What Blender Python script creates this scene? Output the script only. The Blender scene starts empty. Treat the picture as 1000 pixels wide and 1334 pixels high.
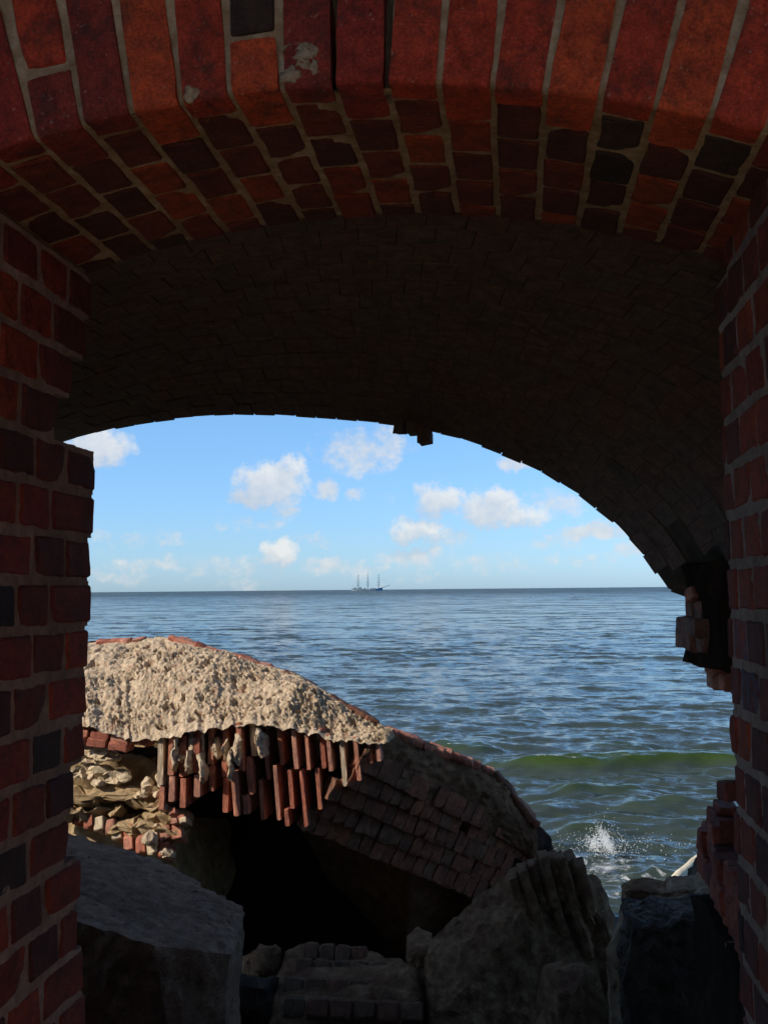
import bpy, bmesh, math, random
import numpy as np
from mathutils import Matrix, Vector

random.seed(7)
rng = np.random.default_rng(7)
R = math.radians
scene = bpy.context.scene
COL = scene.collection

# ------------------------------------------------------------------ camera
# The eye is the origin; +Y runs through the doorway towards the sea, Z is up.
FPX, CXP, CYP = 1300.0, 500.0, 667.0
YAW, PITCH, ROLL = math.atan(168 / FPX), math.atan(101 / FPX), math.atan(7 / 745)
fw = Vector((-math.sin(YAW) * math.cos(PITCH), math.cos(YAW) * math.cos(PITCH), math.sin(PITCH)))
_r = Vector((math.cos(YAW), math.sin(YAW), 0)); _u = _r.cross(fw)
rt = _r * math.cos(ROLL) - _u * math.sin(ROLL)
up = _u * math.cos(ROLL) + _r * math.sin(ROLL)
cd = bpy.data.cameras.new('camera'); cam = bpy.data.objects.new('camera', cd); COL.objects.link(cam)
cam.matrix_world = Matrix(((rt.x, up.x, -fw.x, 0), (rt.y, up.y, -fw.y, 0), (rt.z, up.z, -fw.z, 0), (0, 0, 0, 1)))
cd.sensor_fit = 'VERTICAL'; cd.sensor_height = 36; cd.lens = FPX / 1334 * 36
cd.clip_start = 0.02; cd.clip_end = 60000
scene.camera = cam

# ------------------------------------------------------------------ sun, sky, exposure
SUN = Vector((-0.80, -0.40, 0.56)).normalized()        # direction towards the sun: from the left, a little behind
sl = bpy.data.lights.new('sun', 'SUN'); sun = bpy.data.objects.new('sun', sl); COL.objects.link(sun)
sl.energy = 5.0; sl.angle = R(0.53); sl.color = (1.0, 0.90, 0.76)
sun.rotation_euler = (-SUN).to_track_quat('-Z', 'Y').to_euler()
scene.view_settings.view_transform = 'Standard'
scene.view_settings.look = 'None'
scene.view_settings.exposure = 0.0
scene.view_settings.gamma = 1.0
scene.cycles.use_adaptive_sampling = True; scene.cycles.adaptive_threshold = 0.03; scene.cycles.adaptive_min_samples = 12
scene.cycles.max_bounces = 8; scene.cycles.diffuse_bounces = 4; scene.cycles.glossy_bounces = 3; scene.cycles.use_denoising = True
SKY_STRENGTH = 0.12

def build_world():
    w = bpy.data.worlds.new('World'); scene.world = w; w.use_nodes = True
    nt = w.node_tree; N = nt.nodes; L = nt.links; N.clear()
    def nd(t, **k):
        n = N.new(t)
        for a, b in k.items(): setattr(n, a, b)
        return n
    def val(sock, v):
        if isinstance(v, bpy.types.NodeSocket): L.new(v, sock)
        else: sock.default_value = v
    def M(op, a, b=0.0, c=0.0, clamp=False):
        n = nd('ShaderNodeMath', operation=op, use_clamp=clamp)
        val(n.inputs[0], a); val(n.inputs[1], b); val(n.inputs[2], c)
        return n.outputs[0]
    def VM(op, a, b=(0, 0, 0)):
        n = nd('ShaderNodeVectorMath', operation=op)
        val(n.inputs[0], a); val(n.inputs[1], b)
        return n.outputs['Value'] if op in ('LENGTH', 'DOT_PRODUCT', 'DISTANCE') else n.outputs[0]
    def mix(f, a, b, typ='MIX'):
        n = nd('ShaderNodeMix', data_type='RGBA', blend_type=typ)
        val(n.inputs[0], f); val(n.inputs[6], a); val(n.inputs[7], b)
        return n.outputs[2]
    sky = nd('ShaderNodeTexSky', sky_type='NISHITA')
    sky.sun_disc = False; sky.sun_elevation = math.asin(SUN.z)
    sky.sun_rotation = math.atan2(SUN.x, SUN.y)
    sky.altitude = 0; sky.air_density = 1.0; sky.dust_density = 0.35; sky.ozone_density = 2.6
    tc = nd('ShaderNodeTexCoord'); D = VM('NORMALIZE', tc.outputs['Generated'])
    sx = nd('ShaderNodeSeparateXYZ'); L.new(D, sx.inputs[0])
    x, y, z = sx.outputs
    # clouds live on a far cylinder round the place: (bearing, height) in units of tan(angle)
    az = M('ARCTAN2', x, y)
    el = M('DIVIDE', z, M('MAXIMUM', M('SQRT', M('ADD', M('MULTIPLY', x, x), M('MULTIPLY', y, y))), 0.05))
    cv = nd('ShaderNodeCombineXYZ'); L.new(az, cv.inputs[0]); L.new(el, cv.inputs[1]); cv.inputs[2].default_value = 0
    P = cv.outputs[0]
    n1 = nd('ShaderNodeTexNoise'); n1.inputs['Scale'].default_value = 30; n1.inputs['Detail'].default_value = 4; n1.inputs['Roughness'].default_value = 0.66
    L.new(P, n1.inputs['Vector'])
    warp = VM('SCALE', VM('SUBTRACT', n1.outputs['Color'], (0.5, 0.5, 0.5))); warp.node.inputs[3].default_value = 0.034
    Pw = VM('ADD', P, warp); pw = nd('ShaderNodeSeparateXYZ'); L.new(Pw, pw.inputs[0])
    def rep3(sock):
        n = nd('ShaderNodeCombineXYZ')
        for k in range(3): L.new(sock, n.inputs[k])
        return n.outputs[0]
    def madd(a, b, c):
        n = nd('ShaderNodeVectorMath', operation='MULTIPLY_ADD')
        val(n.inputs[0], a); val(n.inputs[1], b); val(n.inputs[2], c); return n.outputs[0]
    U3, V3 = rep3(pw.outputs[0]), rep3(pw.outputs[1])
    def density(dv, CLOUDS=None):
        """three clouds per vector; dv looks a little higher up, towards the light"""
        acc = None; CLOUDS = CLOUDS or globals()['CLOUDS']
        for k in range(0, len(CLOUDS), 3):
            c3 = (CLOUDS[k:k + 3] + [(9, 9, .01, .01, 0.0)] * 2)[:3]
            dx = madd(U3, tuple(1 / c[2] for c in c3), tuple(-(c[0] + dv[0]) / c[2] for c in c3))
            dy = madd(V3, tuple(1 / c[3] for c in c3), tuple(-(c[1] - dv[1]) / c[3] for c in c3))
            r2 = madd(dx, dx, VM('MULTIPLY', dy, dy))
            q = madd(r2, tuple(-c[4] for c in c3), tuple(c[4] for c in c3))
            acc = q if acc is None else VM('MAXIMUM', acc, q)
        sp = nd('ShaderNodeSeparateXYZ'); L.new(acc, sp.inputs[0])
        return M('MAXIMUM', M('MAXIMUM', sp.outputs[0], sp.outputs[1]), M('MAXIMUM', sp.outputs[2], 0.0))
    n2 = nd('ShaderNodeTexNoise'); n2.inputs['Scale'].default_value = 1.0; n2.inputs['Detail'].default_value = 2; n2.inputs['Roughness'].default_value = 0.55
    L.new(VM('MULTIPLY', Pw, (9.0, 26.0, 1.0)), n2.inputs['Vector'])
    g = M('MULTIPLY', M('SUBTRACT', n2.outputs['Fac'], 0.56), 3.2, clamp=True)
    g = M('MULTIPLY', g, M('MULTIPLY', M('MULTIPLY', M('SUBTRACT', 0.30, el, clamp=True), 4.0, clamp=True), 0.8))
    n3 = nd('ShaderNodeTexNoise'); n3.inputs['Scale'].default_value = 55; n3.inputs['Detail'].default_value = 4; n3.inputs['Roughness'].default_value = 0.65
    L.new(P, n3.inputs['Vector'])
    mod = M('MULTIPLY', M('SUBTRACT', n3.outputs['Fac'], 0.5), 2.4)
    w0 = density((0, 0)); big = [c for c in CLOUDS if c[4] >= 0.78 and c[3] > 0.014]; w2 = density((0, 0), big); w1 = density((-0.008, 0.012), big)
    d0 = M('ADD', M('MAXIMUM', w0, g), M('MULTIPLY', mod, M('MINIMUM', M('MULTIPLY', M('MAXIMUM', w0, g), 3.0), 0.55)))
    cover = nd('ShaderNodeMapRange', interpolation_type='SMOOTHSTEP')
    cover.inputs[1].default_value = 0.10; cover.inputs[2].default_value = 0.80; L.new(d0, cover.inputs[0])
    shade = M('ADD', 0.45, M('ADD', M('MULTIPLY', M('SUBTRACT', w2, w1), 0.75), M('MULTIPLY', mod, 0.5)), clamp=True)
    ccol = mix(shade, (4.5, 4.85, 5.5, 1), (7.6, 7.4, 7.0, 1))
    tr = nd('ShaderNodeValToRGB'); L.new(el, tr.inputs[0]); te = tr.color_ramp.elements; te.new(0.2); te.new(0.5)
    for e_, (p_, c_) in zip(te, SKY_TINT): e_.position = p_; e_.color = c_
    tint = mix(1.0, sky.outputs[0], VM('SCALE', tr.outputs[0]), 'MULTIPLY'); tint.node.inputs[7].links[0].from_node.inputs[3].default_value = 2.0
    vis = M('MULTIPLY', cover.outputs[0], 0.78)
    up_ = M('MULTIPLY', M('ADD', z, 0.002), 400, clamp=True)
    out = mix(M('MULTIPLY', vis, up_), tint, ccol)
    bg = nd('ShaderNodeBackground'); bg.inputs[1].default_value = SKY_STRENGTH
    L.new(out, bg.inputs[0])
    wo = nd('ShaderNodeOutputWorld'); L.new(bg.outputs[0], wo.inputs[0])
    w.cycles.sampling_method = 'MANUAL'; w.cycles.sample_map_resolution = 256

def ray(px, py):
    return rt * ((px - CXP) / FPX) - up * ((py - CYP) / FPX) + fw
def at(px, py, Y):
    d = ray(px, py); return d * (Y / d.y)
def atX(px, py, X):
    d = ray(px, py); return d * (X / d.x)
def atZ(px, py, Z):
    d = ray(px, py); return d * (Z / d.z)
def proj(p):
    p = Vector(p); k = p.dot(fw); return CXP + FPX * p.dot(rt) / k, CYP - FPX * p.dot(up) / k

def bearing(px, py):
    d = ray(px, py); return math.atan2(d.x, d.y), d.z / math.hypot(d.x, d.y)
SKY_TINT = [(0.0, (.33, .50, .84, 1)), (0.05, (.36, .51, .76, 1)), (0.17, (.44, .60, .76, 1)), (0.36, (.50, .50, .50, 1))]   # halves; keeps the low sky from going yellow
CLOUDS = []
for (px, py, rx, ry, s) in [(128, 582, 46, 30, 1.0), (352, 632, 52, 36, 1.05), (330, 645, 40, 16, .9), (378, 612, 24, 26, .9), (424, 636, 20, 18, .8), (459, 641, 14, 11, .6),
                            (470, 588, 66, 34, .62), (505, 575, 44, 26, .55), (440, 598, 34, 16, .5), (374, 668, 24, 13, .5), (575, 648, 38, 28, .95), (562, 660, 24, 16, .7),
                            (640, 662, 48, 30, 1.0), (650, 648, 26, 24, 1.0), (672, 672, 52, 18, .9), (720, 655, 48, 28, .55), (675, 606, 28, 12, .75), (770, 692, 62, 15, .85),
                            (720, 708, 40, 14, .5), (826, 718, 34, 14, .6), (543, 690, 44, 20, .95), (530, 684, 22, 18, .8), (578, 702, 46, 18, .6), (365, 724, 30, 20, .95), (352, 732, 40, 12, .5),
                            (430, 736, 50, 14, .6), (540, 724, 60, 16, .6), (478, 742, 40, 10, .5), (285, 740, 60, 14, .5), (195, 735, 70, 14, .5), (160, 700, 46, 12, .45),
                            (222, 702, 28, 9, .45), (412, 704, 30, 10, .5), (150, 752, 60, 10, .5), (640, 735, 70, 14, .42), (760, 730, 60, 12, .4), (292, 688, 18, 9, .4)]:
    a, e = bearing(px, py)
    CLOUDS.append((a, e, rx * 1.16 / FPX, ry * 1.12 / FPX, s * 0.92))
build_world()

# ------------------------------------------------------------------ helpers
_perm = np.random.default_rng(3).permutation(256); _perm = np.concatenate([_perm, _perm, _perm])
_grad = np.random.default_rng(4).normal(size=(256, 3)); _grad /= np.linalg.norm(_grad, axis=1)[:, None]
def pn(Pt):
    Pt = np.asarray(Pt, float); i = np.floor(Pt).astype(int); f = Pt - i; i &= 255
    w = f * f * f * (f * (f * 6 - 15) + 10)
    out = 0
    for dx in (0, 1):
        for dy in (0, 1):
            for dz in (0, 1):
                h = _perm[_perm[_perm[(i[:, 0] + dx) & 255] + ((i[:, 1] + dy) & 255)] + ((i[:, 2] + dz) & 255)]
                g = _grad[h]
                dot = (g * (f - np.array([dx, dy, dz]))).sum(1)
                ww = (w[:, 0] if dx else 1 - w[:, 0]) * (w[:, 1] if dy else 1 - w[:, 1]) * (w[:, 2] if dz else 1 - w[:, 2])
                out = out + dot * ww
    return out
def fbm(Pt, scale, oct=4, gain=0.5, off=0.0, kind='n'):
    Pt = np.asarray(Pt, float) * scale + off; a = 1.0; s = 0
    for _ in range(oct):
        v = pn(Pt)
        if kind == 'b': v = np.abs(v) * 2 - 0.4
        if kind == 'r': v = 0.5 - np.abs(v) * 2
        s = s + a * v; a *= gain; Pt = Pt * 2.03 + 17.1
    return s

def facet(co, seed, cell, k):
    """break a surface into tilted fracture planes"""
    g = np.random.default_rng(int(seed * 7) + 1); lo, hi = co.min(0), co.max(0)
    n = int(min(220, max(8, 1.5 * np.prod((hi - lo) / cell + 0.6)))); S = lo + g.random((n, 3)) * (hi - lo); D = g.normal(size=(n, 3)); D /= np.linalg.norm(D, axis=1)[:, None]
    w = co + np.stack([fbm(co, 1.6 / cell, 2, off=q * 5) for q in range(3)], 1) * cell * 0.22
    out = co.copy()
    for a in range(0, len(co), 4000):
        i = ((w[a:a + 4000, None] - S[None]) ** 2).sum(2).argmin(1)
        h = ((co[a:a + 4000] - S[i]) * D[i]).sum(1); out[a:a + 4000] -= D[i] * (h * k)[:, None]
    return out

def tag(o, label=None, cat=None, group=None, kind=None):
    if label: o['label'] = label
    if cat: o['category'] = cat
    if group: o['group'] = group
    if kind: o['kind'] = kind
    return o
def empty(name, loc, label, cat, group=None):
    o = bpy.data.objects.new(name, None); COL.objects.link(o); o.location = loc; o.empty_display_size = 0.1
    o['L'] = tuple(loc)
    return tag(o, label, cat, group)
def link(o, parent=None):
    COL.objects.link(o)
    if parent is not None:
        o.parent = parent
        if parent.type == 'EMPTY': o.matrix_parent_inverse = Matrix.Translation(-parent.location)
        elif parent.matrix_basis != Matrix.Identity(4): o.matrix_parent_inverse = parent.matrix_basis.inverted()
    return o
def mesh_obj(name, me, mat, parent=None, mw=None):
    o = bpy.data.objects.new(name, me)
    if mat and not me.materials: me.materials.append(mat)
    if mw is not None: o.matrix_basis = mw
    return link(o, parent)
def pydata(name, v, f, smooth=True):
    me = bpy.data.meshes.new(name); me.from_pydata([tuple(p) for p in v], [], f); me.update()
    if smooth: me.shade_smooth()
    return me
def bm_mesh(name, bm, smooth=False):
    me = bpy.data.meshes.new(name); bm.to_mesh(me); bm.free()
    if smooth: me.shade_smooth()
    return me
def get_co(me):
    a = np.empty(len(me.vertices) * 3, np.float32); me.vertices.foreach_get('co', a); return a.reshape(-1, 3).astype(float)
def set_co(me, a):
    me.vertices.foreach_set('co', np.asarray(a, np.float32).ravel()); me.update()
def get_no(me):
    a = np.empty(len(me.vertices) * 3, np.float32); me.vertex_normals.foreach_get('vector', a); return a.reshape(-1, 3).astype(float)
def grid_mesh(name, G, smooth=True, flip=False):
    """G: (n, m, 3) array of points"""
    n, m = G.shape[:2]
    idx = np.arange(n * m).reshape(n, m)
    q = np.stack([idx[:-1, :-1], idx[1:, :-1], idx[1:, 1:], idx[:-1, 1:]], -1).reshape(-1, 4)
    if flip: q = q[:, ::-1]
    me = bpy.data.meshes.new(name)
    me.vertices.add(n * m); me.vertices.foreach_set('co', G.reshape(-1, 3).astype(np.float32).ravel())
    k = len(q); me.loops.add(k * 4); me.loops.foreach_set('vertex_index', q.astype(np.int32).ravel())
    me.polygons.add(k); me.polygons.foreach_set('loop_start', np.arange(0, k * 4, 4, dtype=np.int32))
    me.update(calc_edges=True); me.validate()
    if smooth: me.shade_smooth()
    return me
def join_meshes(name, parts, smooth=True):
    V = []; Fc = []; o = 0
    for v, f in parts:
        V.extend(v); Fc.extend([tuple(i + o for i in t) for t in f]); o += len(v)
    return pydata(name, V, Fc, smooth)
def me_parts(me):
    return [tuple(v.co) for v in me.vertices], [tuple(p.vertices) for p in me.polygons]

# ------------------------------------------------------------------ materials
def newmat(name):
    m = bpy.data.materials.new(name); m.use_nodes = True
    nt = m.node_tree; b = nt.nodes['Principled BSDF']
    return m, nt, b
def node(nt, t, **k):
    n = nt.nodes.new(t)
    for a, v in k.items(): setattr(n, a, v)
    return n
def noise(nt, vec, scale, detail=5, rough=0.6, dist=0.0):
    n = node(nt, 'ShaderNodeTexNoise'); n.inputs['Scale'].default_value = scale; n.inputs['Detail'].default_value = detail
    n.inputs['Roughness'].default_value = rough; n.inputs['Distortion'].default_value = dist
    nt.links.new(vec, n.inputs['Vector']); return n.outputs['Fac']
def ramp(nt, fac, stops, interp='LINEAR'):
    n = node(nt, 'ShaderNodeValToRGB'); n.color_ramp.interpolation = interp
    e = n.color_ramp.elements
    while len(e) < len(stops): e.new(0.5)
    for i, (p, c) in enumerate(stops):
        e[i].position = p; e[i].color = tuple(c) + (1,) if len(c) == 3 else c
    nt.links.new(fac, n.inputs[0]); return n.outputs[0]
def mixc(nt, f, a, b, typ='MIX'):
    n = node(nt, 'ShaderNodeMix', data_type='RGBA', blend_type=typ)
    for s, v in ((n.inputs[0], f), (n.inputs[6], a), (n.inputs[7], b)):
        if isinstance(v, bpy.types.NodeSocket): nt.links.new(v, s)
        else: s.default_value = v if not isinstance(v, tuple) or len(v) == 4 else v + (1,)
    return n.outputs[2]
def bump(nt, b, h, strength, dist, prev=None):
    n = node(nt, 'ShaderNodeBump'); n.inputs['Strength'].default_value = strength; n.inputs['Distance'].default_value = dist
    nt.links.new(h, n.inputs['Height'])
    if prev is not None: nt.links.new(prev, n.inputs['Normal'])
    nt.links.new(n.outputs[0], b.inputs['Normal']); return n.outputs[0]
def mathn(nt, op, a, b=0.0, clamp=False):
    n = node(nt, 'ShaderNodeMath', operation=op, use_clamp=clamp)
    for s, v in ((n.inputs[0], a), (n.inputs[1], b)):
        if isinstance(v, bpy.types.NodeSocket): nt.links.new(v, s)
        else: s.default_value = v
    return n.outputs[0]

def brick_material(name, stops, scale=1.0, spot=(0.30, 0.25, 0.20), spot_amt=0.35, grime=(0.03, 0.022, 0.02), grime_amt=0.6, spread=1.0):
    m, nt, b = newmat(name)
    tc = node(nt, 'ShaderNodeTexCoord'); oi = node(nt, 'ShaderNodeObjectInfo')
    sh = node(nt, 'ShaderNodeVectorMath', operation='SCALE'); sh.inputs[0].default_value = (37.0, 91.0, 53.0); nt.links.new(oi.outputs['Random'], sh.inputs[3])
    ad = node(nt, 'ShaderNodeVectorMath', operation='ADD'); nt.links.new(tc.outputs['Object'], ad.inputs[0]); nt.links.new(sh.outputs[0], ad.inputs[1])
    v = ad.outputs[0]
    base = ramp(nt, oi.outputs['Random'], stops, 'CONSTANT')
    mot = noise(nt, v, 30 * scale, 8, 0.74, 0.3)
    c = mixc(nt, 1.0, base, ramp(nt, mot, [(0.28, (0.38, 0.36, 0.40)), (0.5, (0.95, 0.95, 0.95)), (0.72, (1.5, 1.5, 1.25))]), 'MULTIPLY')
    c = mixc(nt, 1.0, c, ramp(nt, noise(nt, v, 230 * scale, 3, 0.6), [(0.3, (0.62, 0.62, 0.62)), (0.7, (1.3, 1.3, 1.3))]), 'MULTIPLY')
    g = noise(nt, v, 16 * scale, 7, 0.75, 0.4)
    c = mixc(nt, mathn(nt, 'MULTIPLY', ramp(nt, g, [(0.5, (0, 0, 0)), (0.68, (1, 1, 1))]), grime_amt), c, grime)
    s = noise(nt, v, 150 * scale, 3, 0.5)
    c = mixc(nt, mathn(nt, 'MULTIPLY', ramp(nt, s, [(0.66, (0, 0, 0)), (0.72, (1, 1, 1))]), spot_amt), c, spot)
    nt.links.new(c, b.inputs['Base Color'])
    b.inputs['Roughness'].default_value = 0.82; b.inputs['Specular IOR Level'].default_value = 0.3
    n1 = bump(nt, b, noise(nt, v, 70 * scale, 8, 0.75), 0.9, 0.006 / scale)
    pit = ramp(nt, noise(nt, v, 34 * scale, 2, 0.5), [(0.28, (0, 0, 0)), (0.36, (1, 1, 1))])
    bump(nt, b, pit, 0.5, 0.004 / scale, n1)
    return m
def rough_material(name, c0, c1, c2, scale=20, bstr=0.7, bdist=0.01, rough=0.9, speck=None, coord='Object', spec=0.12):
    m, nt, b = newmat(name)
    tc = node(nt, 'ShaderNodeTexCoord'); v = tc.outputs[coord]
    n = noise(nt, v, scale, 7, 0.68)
    c = ramp(nt, n, [(0.28, c0), (0.5, c1), (0.72, c2)])
    big = noise(nt, v, scale * 0.14, 3, 0.5)
    c = mixc(nt, 1.0, c, ramp(nt, big, [(0.3, (0.7, 0.7, 0.7)), (0.7, (1.2, 1.2, 1.2))]), 'MULTIPLY')
    if speck:
        col, sc, th, amt = speck
        s = noise(nt, v, sc, 3, 0.6)
        c = mixc(nt, mathn(nt, 'MULTIPLY', ramp(nt, s, [(th, (0, 0, 0)), (th + 0.07, (1, 1, 1))]), amt), c, col)
    nt.links.new(c, b.inputs['Base Color']); b.inputs['Roughness'].default_value = rough; b.inputs['Specular IOR Level'].default_value = spec
    n1 = bump(nt, b, noise(nt, v, scale * 1.6, 8, 0.72), bstr, bdist)
    bump(nt, b, noise(nt, v, scale * 7, 4, 0.6), bstr * 0.7, bdist * 0.25, n1)
    return m

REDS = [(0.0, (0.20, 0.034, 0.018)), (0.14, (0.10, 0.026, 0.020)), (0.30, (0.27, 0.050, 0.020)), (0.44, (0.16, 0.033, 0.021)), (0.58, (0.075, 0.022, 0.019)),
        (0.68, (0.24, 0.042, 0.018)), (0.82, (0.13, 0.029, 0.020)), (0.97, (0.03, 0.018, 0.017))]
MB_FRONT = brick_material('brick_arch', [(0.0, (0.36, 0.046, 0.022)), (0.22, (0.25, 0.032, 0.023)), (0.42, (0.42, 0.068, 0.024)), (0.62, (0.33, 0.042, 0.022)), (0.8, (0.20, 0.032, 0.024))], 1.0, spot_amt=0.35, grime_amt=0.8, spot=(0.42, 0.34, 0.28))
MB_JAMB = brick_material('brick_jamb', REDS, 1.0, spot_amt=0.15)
MB_BLACK = brick_material('brick_clinker', [(0.0, (0.042, 0.026, 0.022)), (0.5, (0.050, 0.030, 0.024))], 1.0, spot_amt=0.1, grime_amt=0.2)
MB_VAULT = brick_material('brick_vault', [(0.0, (0.130, 0.080, 0.058)), (0.25, (0.120, 0.082, 0.060)), (0.5, (0.138, 0.076, 0.055)), (0.75, (0.118, 0.085, 0.062))], 1.0, spot=(0.10, 0.085, 0.065), spot_amt=0.25)  # dulled to carry the shade inside the vault
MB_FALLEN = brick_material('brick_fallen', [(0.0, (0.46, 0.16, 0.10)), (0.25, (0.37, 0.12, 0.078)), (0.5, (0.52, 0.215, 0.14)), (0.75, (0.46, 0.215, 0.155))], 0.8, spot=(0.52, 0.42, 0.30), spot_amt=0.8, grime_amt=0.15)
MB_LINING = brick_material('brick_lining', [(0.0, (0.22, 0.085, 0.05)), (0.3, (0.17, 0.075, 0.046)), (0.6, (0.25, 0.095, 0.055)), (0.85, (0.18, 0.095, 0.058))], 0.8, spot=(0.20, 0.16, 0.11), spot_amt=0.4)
MM_MORTAR = rough_material('mortar', (0.16, 0.125, 0.105), (0.27, 0.215, 0.18), (0.36, 0.30, 0.25), 45, 0.8, 0.006)
MM_ARCHM = rough_material('mortar_arch', (0.20, 0.13, 0.07), (0.31, 0.225, 0.14), (0.44, 0.37, 0.28), 40, 0.8, 0.006)
MM_LUMP = rough_material('mortar_lump', (0.20, 0.16, 0.11), (0.32, 0.26, 0.18), (0.42, 0.36, 0.27), 60, 0.9, 0.006)
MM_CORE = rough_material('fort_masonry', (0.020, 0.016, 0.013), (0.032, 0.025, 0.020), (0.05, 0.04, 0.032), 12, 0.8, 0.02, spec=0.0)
MM_PALE = rough_material('pale_rubble', (0.42, 0.31, 0.19), (0.60, 0.48, 0.33), (0.72, 0.61, 0.46), 40, 0.9, 0.01)

# ------------------------------------------------------------------ brick meshes
def brick_mesh(name, dims, seed, cuts=3, wear=0.004, bevel=0.006):
    bm = bmesh.new(); bmesh.ops.create_cube(bm, size=1.0)
    bmesh.ops.scale(bm, vec=dims, verts=bm.verts)
    bmesh.ops.bevel(bm, geom=list(bm.edges), offset=min(bevel, min(dims) * 0.2), segments=1, affect='EDGES', profile=0.6)
    if cuts:
        L = max(dims) / (cuts + 1)
        bmesh.ops.subdivide_edges(bm, edges=[e for e in bm.edges if e.calc_length() > L * 0.8], cuts=1, use_grid_fill=True)
        if cuts > 2: bmesh.ops.subdivide_edges(bm, edges=[e for e in bm.edges if e.calc_length() > L * 0.8], cuts=1, use_grid_fill=True)
    me = bm_mesh(name, bm)
    co = get_co(me)
    n = np.stack([fbm(co, 18, 3, off=seed * 7.3 + k * 31) for k in range(3)], 1)
    d = np.array(dims) / 2
    edge = (np.abs(co) / d > 0.80).sum(1)
    co = co + n * wear * (0.6 + 0.9 * (edge >= 2))[:, None]
    if seed % 2 == 0:                                   # a knocked-off corner
        c = d * np.sign(np.random.default_rng(seed).normal(size=3))
        k = np.clip(1 - np.linalg.norm((co - c), axis=1) / (min(dims) * 0.55), 0, 1)
        co = co - (c / np.linalg.norm(c))[None] * (k * min(dims) * 0.15)[:, None]
    set_co(me, co); me.shade_smooth()
    try: me.set_sharp_from_angle(angle=R(38))
    except Exception: pass
    return me
def brick_set(name, dims, n, **k):
    return [brick_mesh(name, dims, s + 1, **k) for s in range(n)]
def unit_bricks(tagname, n, cuts, wear, bevel, asp):
    """brick meshes of nominal dims asp, to be scaled a little per brick"""
    return brick_set(tagname, asp, n, cuts=cuts, wear=wear, bevel=bevel)
def place(name, me, mat, parent, c, axes, size=None, dims=None):
    """axes: three unit vectors (local x, y, z in world)"""
    A = Matrix((axes[0], axes[1], axes[2])).transposed().to_4x4()
    if size is not None: A = A @ Matrix.Diagonal((size[0] / dims[0], size[1] / dims[1], size[2] / dims[2], 1))
    o = bpy.data.objects.new(name, me)
    if not me.materials: me.materials.append(mat)
    elif me.materials[0] != mat:
        o.material_slots[0].link = 'OBJECT'; o.material_slots[0].material = mat
    o.matrix_basis = Matrix.Translation(c) @ A
    return link(o, parent)
EX, EY, EZ = Vector((1, 0, 0)), Vector((0, 1, 0)), Vector((0, 0, 1))
def jig(axes, a=0.02):
    q = Matrix.Rotation(random.uniform(-a, a), 3, 'X') @ Matrix.Rotation(random.uniform(-a, a), 3, 'Y') @ Matrix.Rotation(random.uniform(-a, a), 3, 'Z')
    M3 = Matrix(axes).transposed() @ q
    return [M3.col[0].copy(), M3.col[1].copy(), M3.col[2].copy()]

def rough_box(lo, hi, res, amp, freq=30, seed=0.0, skip=()):
    """closed box of dense noisy faces -> (verts, faces); faces share seam positions because the noise is positional"""
    V = []; Fc = []
    lo = np.array(lo, float); hi = np.array(hi, float)
    for ax in range(3):
        u, v = (ax + 1) % 3, (ax + 2) % 3
        nu = max(1, int((hi[u] - lo[u]) / res[u])); nv = max(1, int((hi[v] - lo[v]) / res[v]))
        for side in (0, 1):
            if (ax, side) in skip: continue
            U_, V_ = np.meshgrid(np.linspace(lo[u], hi[u], nu + 1), np.linspace(lo[v], hi[v], nv + 1), indexing='ij')
            p = np.zeros((nu + 1, nv + 1, 3)); p[..., u] = U_; p[..., v] = V_; p[..., ax] = (lo, hi)[side][ax]
            f = p.reshape(-1, 3)
            if amp:
                f = f + np.stack([fbm(f, freq, 3, off=seed + k * 13.7) for k in range(3)], 1) * amp
            o = len(V); V.extend(map(tuple, f)); idx = np.arange((nu + 1) * (nv + 1)).reshape(nu + 1, nv + 1) + o
            q = np.stack([idx[:-1, :-1], idx[1:, :-1], idx[1:, 1:], idx[:-1, 1:]], -1).reshape(-1, 4)
            if side == 0: q = q[:, ::-1]
            Fc.extend(map(tuple, q.tolist()))
    return V, Fc

# ================================================================== THE FORT
FY, BY = 1.225, 1.69                      # front and back of the doorway wall
XL, XR = -0.74, 0.343                     # reveals
ACX, AR, ACZ = -0.25, 1.65, 0.652 - 1.65  # arch centre and radius
CRS = 0.0775
TOP = 1.9
fort = empty('fort_wall', (-0.2, 1.45, -1.7), 'weathered dark red brick fort wall framing the arched doorway to the sea', 'wall')
def arch_z(x): return ACZ + math.sqrt(max(AR * AR - (x - ACX) ** 2, 0))

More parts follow.
